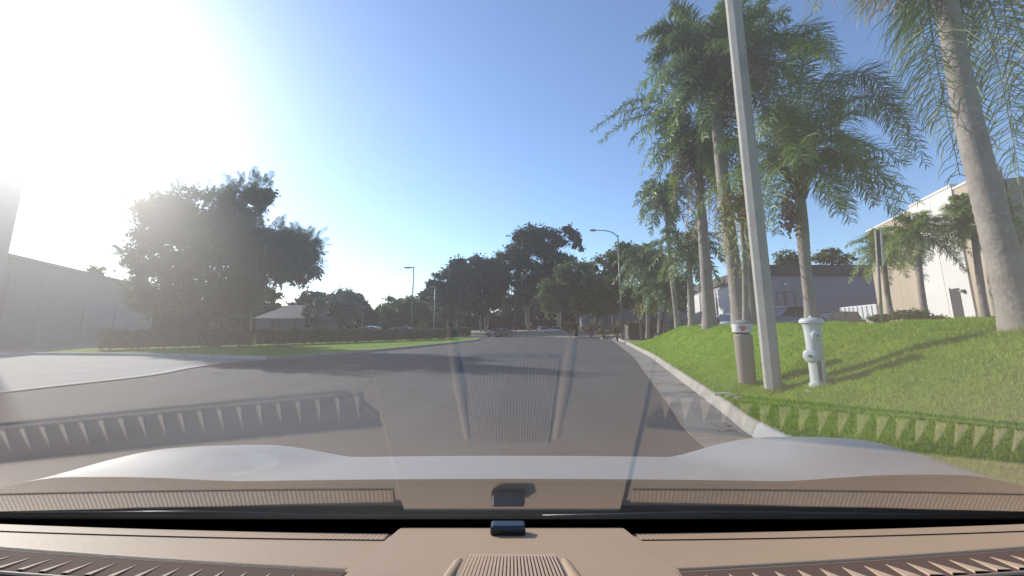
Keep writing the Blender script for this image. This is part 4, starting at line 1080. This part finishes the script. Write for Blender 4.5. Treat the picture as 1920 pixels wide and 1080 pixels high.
for px_ in (1700, 1790, 1872):
    a_ = on_wall(px_); u_ = dirw.normalized() * .02
    sb(a_ - u_, a_ + u_, 1.0, zt - .1, .124 if 1748 < px_ < 1838 else .004, .02).build('panel_joint', M['dash_gap'], rb)
a_ = on_wall(1742); q = MB(); q.tube([(a_.x - .12, a_.y - .05, 1.0), (a_.x - .12, a_.y - .05, zt - .3)], .06, 8); q.build('downpipe', M['stucco_tan'], rb)
a_ = on_wall(1822); q = MB(); q.box((a_.x - .3, a_.y - .12, 3.9), (.3, .3, .22)); q.build('wall_light', M['lamp_metal'], rb, bevel=.04)
d0, d1 = on_wall(1799), on_wall(1817)
dz1 = P(1808, 541, on_wall(1808).y).z
sb(d0, d1, 1.0, dz1, .16, .06).build('door', M['door_dark'], rb)
sb(on_wall(1797.6), d0, 1.0, dz1 + .12, .2, .1).build('door_frame', M['stucco_white'], rb)
q = MB(); nr = Vector((dirw.y, -dirw.x)).normalized(); nr = nr if nr.x > 0 else -nr
q.prism([(w0.x + nr.x * .5, w0.y + nr.y * .5), (w3.x + nr.x * .5, w3.y + nr.y * .5), (w3.x + nr.x * 30, w3.y + nr.y * 30), (w0.x + nr.x * 30, w0.y + nr.y * 30)], .9, zt - .6)
q.build('body', M['stucco_tan'], rb)
# grey building further back
YF = 58
gb = thing('office_building', 'low grey building with dark roof band and glazed door behind parked cars', 'building', (*P(1540, 600, YF).xy, 1.0))
F0, F1 = P(1432, 600, YF), P(1665, 600, YF)
ztop, zband = P(1540, 497, YF).z, P(1540, 517, YF).z
E0 = P(1283, 600, 98)
q = MB(); q.prism([(F0.x, F0.y), (F1.x, F1.y), (F1.x, F1.y + 40), (E0.x, E0.y)], .9, zband); q.build('wall', M['stucco_grey'], gb)
q = MB(); q.prism([(F0.x - .25, F0.y - .3), (F1.x + .2, F1.y - .3), (F1.x + .2, F1.y + 40.3), (E0.x - .25, E0.y + .3)], zband + .003, ztop); q.build('roof_band', M['fascia'], gb)
# pale lit panels on its street side, dark recesses between
for t0, t1 in ((.02, .20), (.25, .42), (.50, .62), (.68, .80), (.86, .99)):
    a, b_ = along(F0, E0, t0), along(F0, E0, t1)
    sb(a, b_, 1.0, zband - .5, .12, .3).build('wall_panel', M['stucco_white'], gb)
    if t1 < .95:
        sb(along(F0, E0, t1 + .006), along(F0, E0, t1 + .03), 1.4, zband - 1.0, .04, .1).build('window', M['win_glass'], gb)
dx0, dx1 = P(1462, 600, YF).x, P(1495, 600, YF).x
zd1, zd0 = P(1478, 547, YF).z, 1.05
q = MB()
for xx in (dx0, (dx0 + dx1) / 2 - .3, (dx0 + dx1) / 2, dx1): q.box((xx, YF - .06, (zd0 + zd1) / 2), (.09, .1, zd1 - zd0))
q.box(((dx0 + dx1) / 2, YF - .07, zd1 - .05), (dx1 - dx0, .1, .1)); q.box(((dx0 + dx1) / 2, YF - .07, zd0 + 1.3), (dx1 - dx0, .1, .08))
dro = q.build('door_frame', M['frame_metal'], gb)
q = MB(); q.box(((dx0 + dx1) / 2, YF - .02, (zd0 + zd1) / 2), (dx1 - dx0, .03, zd1 - zd0)); q.build('glass', M['stucco_grey'], dro)
q = MB(); lc = P(1472, 533, YF - .15); q.box(lc, (.42, .25, .3)); q.build('wall_light', M['white_metal'], gb, bevel=.06)
# white fence between the two buildings
ff = thing('fence', 'white panel fence between the grey building and the tan wall', 'fence', (*P(1612, 604, 46).xy, 1.05))
fa0, fa1 = P(1580, 600, 50), P(1648, 600, 42.5)
zf = P(1612, 574, 46).z
sb(fa0.xy, fa1.xy, 1.05, zf - .12, 0, .06).build('panel', M['sign_face'], ff)
m_ = MB()
for k in range(9):
    p = fa0.lerp(fa1, k / 8); m_.box((p.x, p.y, (1.05 + zf) / 2), (.1, .22, zf - 1.05), rz=math.atan2(fa1.y - fa0.y, fa1.x - fa0.x))
m_.build('fence_posts', M['white_metal'], ff)
sb(fa0.xy, fa1.xy, zf - .1, zf + .04, .03, .12).build('rail', M['white_metal'], ff)
# left building with long low wall and a taller block
L0, L1 = Vector((-33.2, 27.5)), Vector((-44.5, 53.5)); zl = P(40, 487, 29).z
lbld = thing('office_building', 'long low shaded building behind the driveway on the left, with a taller block', 'building', (L0.x, L0.y, 0))
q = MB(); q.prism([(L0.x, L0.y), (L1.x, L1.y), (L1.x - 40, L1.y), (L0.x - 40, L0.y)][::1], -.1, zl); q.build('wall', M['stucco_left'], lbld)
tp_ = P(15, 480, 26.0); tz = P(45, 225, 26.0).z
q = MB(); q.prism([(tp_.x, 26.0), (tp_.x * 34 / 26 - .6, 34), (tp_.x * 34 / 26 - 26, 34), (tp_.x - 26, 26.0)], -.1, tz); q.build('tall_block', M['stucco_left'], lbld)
dq = (L1 - L0).normalized(); nq = Vector((dq.y, -dq.x))
for (t0, t1, z0, z1) in [(.03, .17, .1, 5.0), (.40, .55, 1.0, 3.4), (.62, .78, 1.0, 3.4)]:  # tall first panel: bluish shaded patch of wall, put into a panel's colour
    a, b_ = L0.lerp(L1, t0) + nq * .03, L0.lerp(L1, t1) + nq * .03
    m_ = MB(); m_.prism([(a.x, a.y), (a.x + nq.x * .06, a.y + nq.y * .06), (b_.x + nq.x * .06, b_.y + nq.y * .06), (b_.x, b_.y)], z0, z1)
    m_.build('window', M['stucco_blue'], lbld)
sb2 = MB(); a, b_ = L0 + nq * .12, L1 + nq * .12
sb2.prism([(a.x, a.y), (b_.x, b_.y), (b_.x - nq.x * .3, b_.y - nq.y * .3), (a.x - nq.x * .3, a.y - nq.y * .3)], zl + .002, zl + .25); sb2.build('parapet', M['stucco_left'], lbld)
# small gabled building beyond
hb0 = P(535, 615, 72)
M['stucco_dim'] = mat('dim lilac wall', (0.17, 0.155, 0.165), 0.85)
gbl = thing('low_building', 'low building with brown hipped roof between the big feathery tree and the sparse tree', 'building', (hb0.x, hb0.y, 0))
xa, xb = P(475, 600, 72).x, P(597, 600, 72).x; ze, zr = P(535, 597, 72).z, P(535, 576, 72).z
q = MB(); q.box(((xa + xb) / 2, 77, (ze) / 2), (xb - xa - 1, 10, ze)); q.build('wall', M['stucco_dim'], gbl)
q = MB()
a, b_, c_, d_ = (xa, 71.6, ze + .003), (xb, 71.6, ze + .003), (xb, 82.4, ze + .003), (xa, 82.4, ze + .003); r0_, r1_ = (xa + 3, 77, zr + .6), (xb - 3, 77, zr + .6)
q.face([a, b_, r1_, r0_]); q.face([c_, d_, r0_, r1_]); q.face([b_, c_, r1_]); q.face([d_, a, r0_]); q.face([d_, c_, b_, a])
q.build('roof', M['roof_tile'], gbl)
for px_ in (516, 548, 578):
    p = P(px_, 606, 71.94); q = MB(); q.box((p.x, 71.93, 2.0), (1.1, .1, 1.2)); q.build('window', M['win_glass'], gbl)
# shaded building under the trees at the bend
sbd = thing('low_building', 'bluish shaded building under the green trees at the bend', 'building', (*P(1140, 610, 84).xy, .2))
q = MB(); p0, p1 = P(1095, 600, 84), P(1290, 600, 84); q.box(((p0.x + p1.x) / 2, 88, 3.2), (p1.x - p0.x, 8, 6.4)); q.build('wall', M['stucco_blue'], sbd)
q = MB(); q.box(((p0.x + p1.x) / 2, 83.8, 6.75), (p1.x - p0.x + .6, .9, .7)); q.build('roof_band', M['fascia'], sbd)
for k in range(5):
    x = p0.x + 2.2 + k * 3.9; q = MB(); q.box((x, 83.96, 1.7), (2.4, .1, 2.4)); q.build('window', M['win_glass'], sbd)

# ------------------------------------------------------------------ lamps, posts
def lamp_post(label, base, h, arm, style, r=.075, m='lamp_metal'):
    base = Vector(base); t = thing('street_lamp', label, 'street lamp', base, None); top = base + Vector((0, 0, h))
    q = MB(); q.tube([base - Vector((0, 0, .1)), base + Vector((0, 0, h * .5)), top], [r * 1.15, r * .95, r * .7], 10); q.build('pole', M[m], t, smooth=True)
    q = MB(); q.lathe(base, [(r * 2, 0), (r * 2, .12), (r * 1.3, .2)], 10); q.build('base_collar', M[m], t)
    a = Vector(arm)
    if style == 'cobra':
        q = MB(); pts = [top + Vector((0, 0, -.15)), top + a * .25 + Vector((0, 0, .32)), top + a * .6 + Vector((0, 0, .52)), top + a]
        pts[-1].z = top.z + .55; q.tube(pts, [r * .6, r * .55, r * .5, r * .45], 8); q.build('arm', M[m], t, smooth=True)
        e = pts[-1]; u = a.normalized(); q = MB()
        q.tube([e - u * .1, e + u * .15, e + u * .5, e + u * .72], [.06, .13, .14, .05], 10); q.build('lamp_head', M['lamp_pale'], t, smooth=True)
        q = MB(); q.lathe(e + u * .38 + Vector((0, 0, -.17)), [(.03, 0), (.1, .03), (.11, .07)], 10); q.build('lens', M['lens'], t, smooth=True)
    else:
        q = MB(); u = a.normalized(); q.box(top + a * .5 + Vector((0, 0, -.04)), (a.length, .10, .10), rz=math.atan2(u.y, u.x)); q.build('arm', M[m], t)
        q = MB(); q.box(top + a * .8 + Vector((0, 0, -.06)), (a.length * .75, .38, .13), rz=math.atan2(u.y, u.x)); q.build('lamp_head', M[m], t, bevel=.03)
    return t
b = P(1167, 628, 45); tpz = P(1161, 441, 45).z
lamp_post('tall curved-arm street lamp by the clipped hedge at the bend', (b.x, b.y, .1), tpz - .1, (-2.3, 0, 0), 'cobra', .10)
b = P(770, 640, 46); lamp_post('tall lamp post with flat square head on the left grass verge', (b.x, b.y, .1), P(770, 501, 46).z - .1, (-.85, 0, 0), 'flat', .085)
b = P(813, 628, 62); lamp_post('shorter pale lamp post with flat head, further back by the dark trees', (b.x, b.y, .1), P(812, 537, 62).z - .1, (-.7, 0, 0), 'flat', .07, 'lamp_pale')
b = P(966, 630, 78); q = MB(); q.tube([(b.x, b.y, .05), (b.x, b.y, P(966, 560, 78).z)], [.12, .09], 8); tag(q.build('utility_pole', M['bark'], loc=b, smooth=True), 'thin dark pole standing before the tallest dark tree at the bend', 'pole')
b = P(768, 640, 44); st = thing('marker_post', 'short thin white marker post in front of the hedge on the left verge', 'post', (b.x, b.y, .1))
q = MB(); q.box((b.x, b.y, .72), (.09, .06, 1.3)); q.build('post', M['white_metal'], st, bevel=.01)
q = MB(); q.box((b.x, b.y - .04, 1.25), (.13, .02, .3)); q.build('plate', M['sign_face'], st)
b = P(679, 618, 90); pz = P(679, 585, 90).z; tl = thing('utility_pole', 'far thin pole with a small box, right of the round-crowned grey-green tree', 'pole', (b.x, b.y, .1))
q = MB(); q.tube([(b.x, b.y, 0), (b.x, b.y, pz)], .08, 6); q.build('pole', M['lamp_metal'], tl)
q = MB(); q.box((b.x + .45, b.y, P(679, 602, 90).z), (.35, .3, .8)); q.tube([(b.x, b.y, P(679, 602, 90).z), (b.x + .4, b.y, P(679, 602, 90).z)], .04, 5); q.build('signal_box', M['trim'], tl)
# post with the sign boards seen edge on
YS_ = 17; b = P(1653, 603, YS_); t0 = P(1642, 432, YS_)
sp = thing('sign_post', 'slim pole with a tall board seen edge-on at the top of the bank', 'sign', (b.x, b.y, b.z))
q = MB(); q.tube([b - Vector((0, 0, .15)), t0], .052, 8); q.build('post', M['wood_post'], sp, smooth=True)
q = MB(); u = (t0 - b).normalized(); c = t0 + (b - t0) * .21 + Vector((.15, -.08, 0))
q.box(c, (.07, .6, (t0 - b).length * .41), mtx=Vector((0, 0, 1)).rotation_difference(u).to_matrix() @ Matrix.Rotation(R(-41), 3, 'Z')); q.build('board', M['sign_face'], sp, bevel=.01)
q = MB(); c = t0 + (b - t0) * .2 + Vector((.075, -.04, 0)); q.box(c, (.09, .2, (t0 - b).length * .38), mtx=Vector((0, 0, 1)).rotation_difference(u).to_matrix() @ Matrix.Rotation(R(-41), 3, 'Z')); q.build('bracket', M['trim'], sp)

# ------------------------------------------------------------------ parked cars
def sedan(label, loc, rz, pm, L=4.6, W=1.8, H=1.46, suv=False, group='parked cars'):
    root = thing('parked_car', label, 'car', (0, 0, 0), group)
    hl = L / 2
    # body side profile (x forward, z), lofted across the width with tumblehome
    low = [(-hl, .42), (-hl, .78), (-hl + .12, .93), (-hl + .75, .98), (-.2, .97), (.75, .95), (hl - .9, .90), (hl - .25, .76), (hl, .62), (hl, .38), (hl - .12, .24), (-hl + .1, .26)]
    if suv: low = [(x, z + (.1 if z > .5 else 0)) for x, z in low]
    secs = [(-1, .86), (-.97, .97), (-.6, 1.0), (0, 1.01), (.6, 1.0), (.97, .97), (1, .86)]
    q = MB(); n = len(low)
    for yy, sc in secs:
        for x, z in low: q.v.append((x * (1 if abs(yy) < .9 else .985), yy * W / 2, .5 + (z - .5) * sc if z > .5 else z))
    for k in range(len(secs) - 1):
        for j in range(n):
            a0 = k * n + j; a1 = k * n + (j + 1) % n; q.f.append((a0, a1, a1 + n, a0 + n))
    q.f.append(tuple(range(n))[::-1]); q.f.append(tuple((len(secs) - 1) * n + j for j in range(n)))
    body = q.build('body', pm, root, smooth=True, angle=35)
    # cabin: glass house with roof skin
    zb = 1.06 if suv else .955; r0, r1 = (-hl + .35, -hl + .65) if suv else (-hl + .55, -hl + 1.35)
    fr0, fr1 = hl - 1.25, hl - 2.0
    wb, wt = W / 2 * .93, W / 2 * .74
    lo = [(r0, -wb), (fr0, -wb), (fr0, wb), (r0, wb)]; hi = [(r1, -wt), (fr1, -wt), (fr1, wt), (r1, wt)]
    q = MB(); zt_ = H - .05
    v = [(x, y, zb) for x, y in lo] + [(x, y, zt_) for x, y in hi]; q.v = v
    q.f = [(0, 1, 5, 4), (1, 2, 6, 5), (2, 3, 7, 6), (3, 0, 4, 7)]
    q.build('windows', M['car_glass'], root)
    q = MB(); xs_ = [r1 - .08, r1 + .1, (r1 + fr1) / 2, fr1 - .1, fr1 + .1]; zz = [zt_ - .02, zt_ + .03, H, zt_ + .03, zt_ - .02]
    q.grid(lambda i, t: (xs_[i], t * (wt + .015), zz[i] - .035 * t * t * 1.0), range(5), [-1, -.7, 0, .7, 1])
    q.build('roof', pm, root, smooth=True)
    q = MB()
    for s2 in (-1, 1):
        for (xa, xb2) in ((r0, r1), (fr0, fr1), ((r0 + fr0) / 2 - .1, (r1 + fr1) / 2 - .05)):
            q.tube([(xa, s2 * wb * 1.01, zb - .02), (xb2, s2 * wt * 1.02, zt_)], .04, 6)
    q.build('pillars', pm, root)
    for sx in (hl - .88, -hl + .9):
        for s2 in (-1, 1):
            w = MB(); w.lathe((sx, s2 * (W / 2 - .2), .33), [(.2, 0), (.33, .01), (.335, .1), (.33, .19), (.22, .2)], 20, axis=(0, s2, 0)); wh = w.build('wheel', M['tyre'], root, smooth=True, angle=40)
            w = MB(); w.lathe((sx, s2 * (W / 2 - .02), .33), [(.21, 0), (.20, .025), (.06, .03)], 14, axis=(0, s2, 0)); w.build('rim', M['rim'], wh, smooth=True, angle=40)
    for s2 in (-1, 1):
        w = MB(); w.box((hl - .06, s2 * W * .36, .66), (.16, .34, .12), rz=-s2 * .25); w.build('headlight', M['head'], root, bevel=.03)
        w = MB(); w.box((-hl + .03, s2 * W * .37, .80), (.12, .32, .15), rz=s2 * .2); w.build('tail_light', M['tail'], root, bevel=.03)
        w = MB(); w.box((fr0 - .25, s2 * (W / 2 + .06), zb + .06), (.12, .18, .13)); w.build('mirror', pm, root, bevel=.04)
    w = MB(); w.box((hl, 0, .5), (.05, 1.0, .16)); w.build('grille', M['trim'], root, bevel=.02)
    w = MB(); w.box((-hl - .005, 0, .62), (.03, .5, .15)); w.build('number_plate', M['plate'], root)
    root.location = loc; root.rotation_euler = (0, 0, rz)
    return root
p = P(1490, 606, 24); sedan('dark charcoal sedan parked behind the grass bank, left of the swollen palm', (p.x - .2, p.y, 1.05), R(20), M['paint_dark'], H=1.5)
p = P(1418, 606, 25.5); sedan('white car half hidden between litter bin and concrete pole behind the bank', (p.x, p.y + 2.6, .85), R(200), M['paint_white'])
p = P(1362, 606, 30); sedan('maroon car behind the bank, left of the litter bin', (p.x, p.y, .75), R(165), M['paint_maroon'])
p = P(1562, 606, 38); sedan('dark car deep in the lot right of the swollen palm', (p.x, p.y, 1.05), R(180), M['paint_dark'], suv=True, H=1.75)
p = P(1019, 626, 80); sedan('white sedan at the bend, left of the pair', (p.x, p.y, .15), R(-80), M['paint_white'], group='white cars at the bend')
p = P(1044, 624, 84); sedan('white car at the bend with dark side windows, right of the pair', (p.x, p.y, .15), R(-100), M['paint_white'], group='white cars at the bend')
p = P(936, 629, 66); sedan('dark sedan on the road at the bend before the dark trees', (p.x, p.y, .0), R(232), M['paint_dark'], H=1.3)
p = P(690, 625, 47); sedan('silver car whose roof shows above the hedge, left of the tall lamp post', (p.x, p.y, .05), R(170), M['paint_silver'], H=1.5, group='silver cars behind the hedge')
p = P(752, 627, 51); sedan('silver car whose roof shows above the hedge, at the tall lamp post', (p.x, p.y, .05), R(175), M['paint_silver'], H=1.45, group='silver cars behind the hedge')
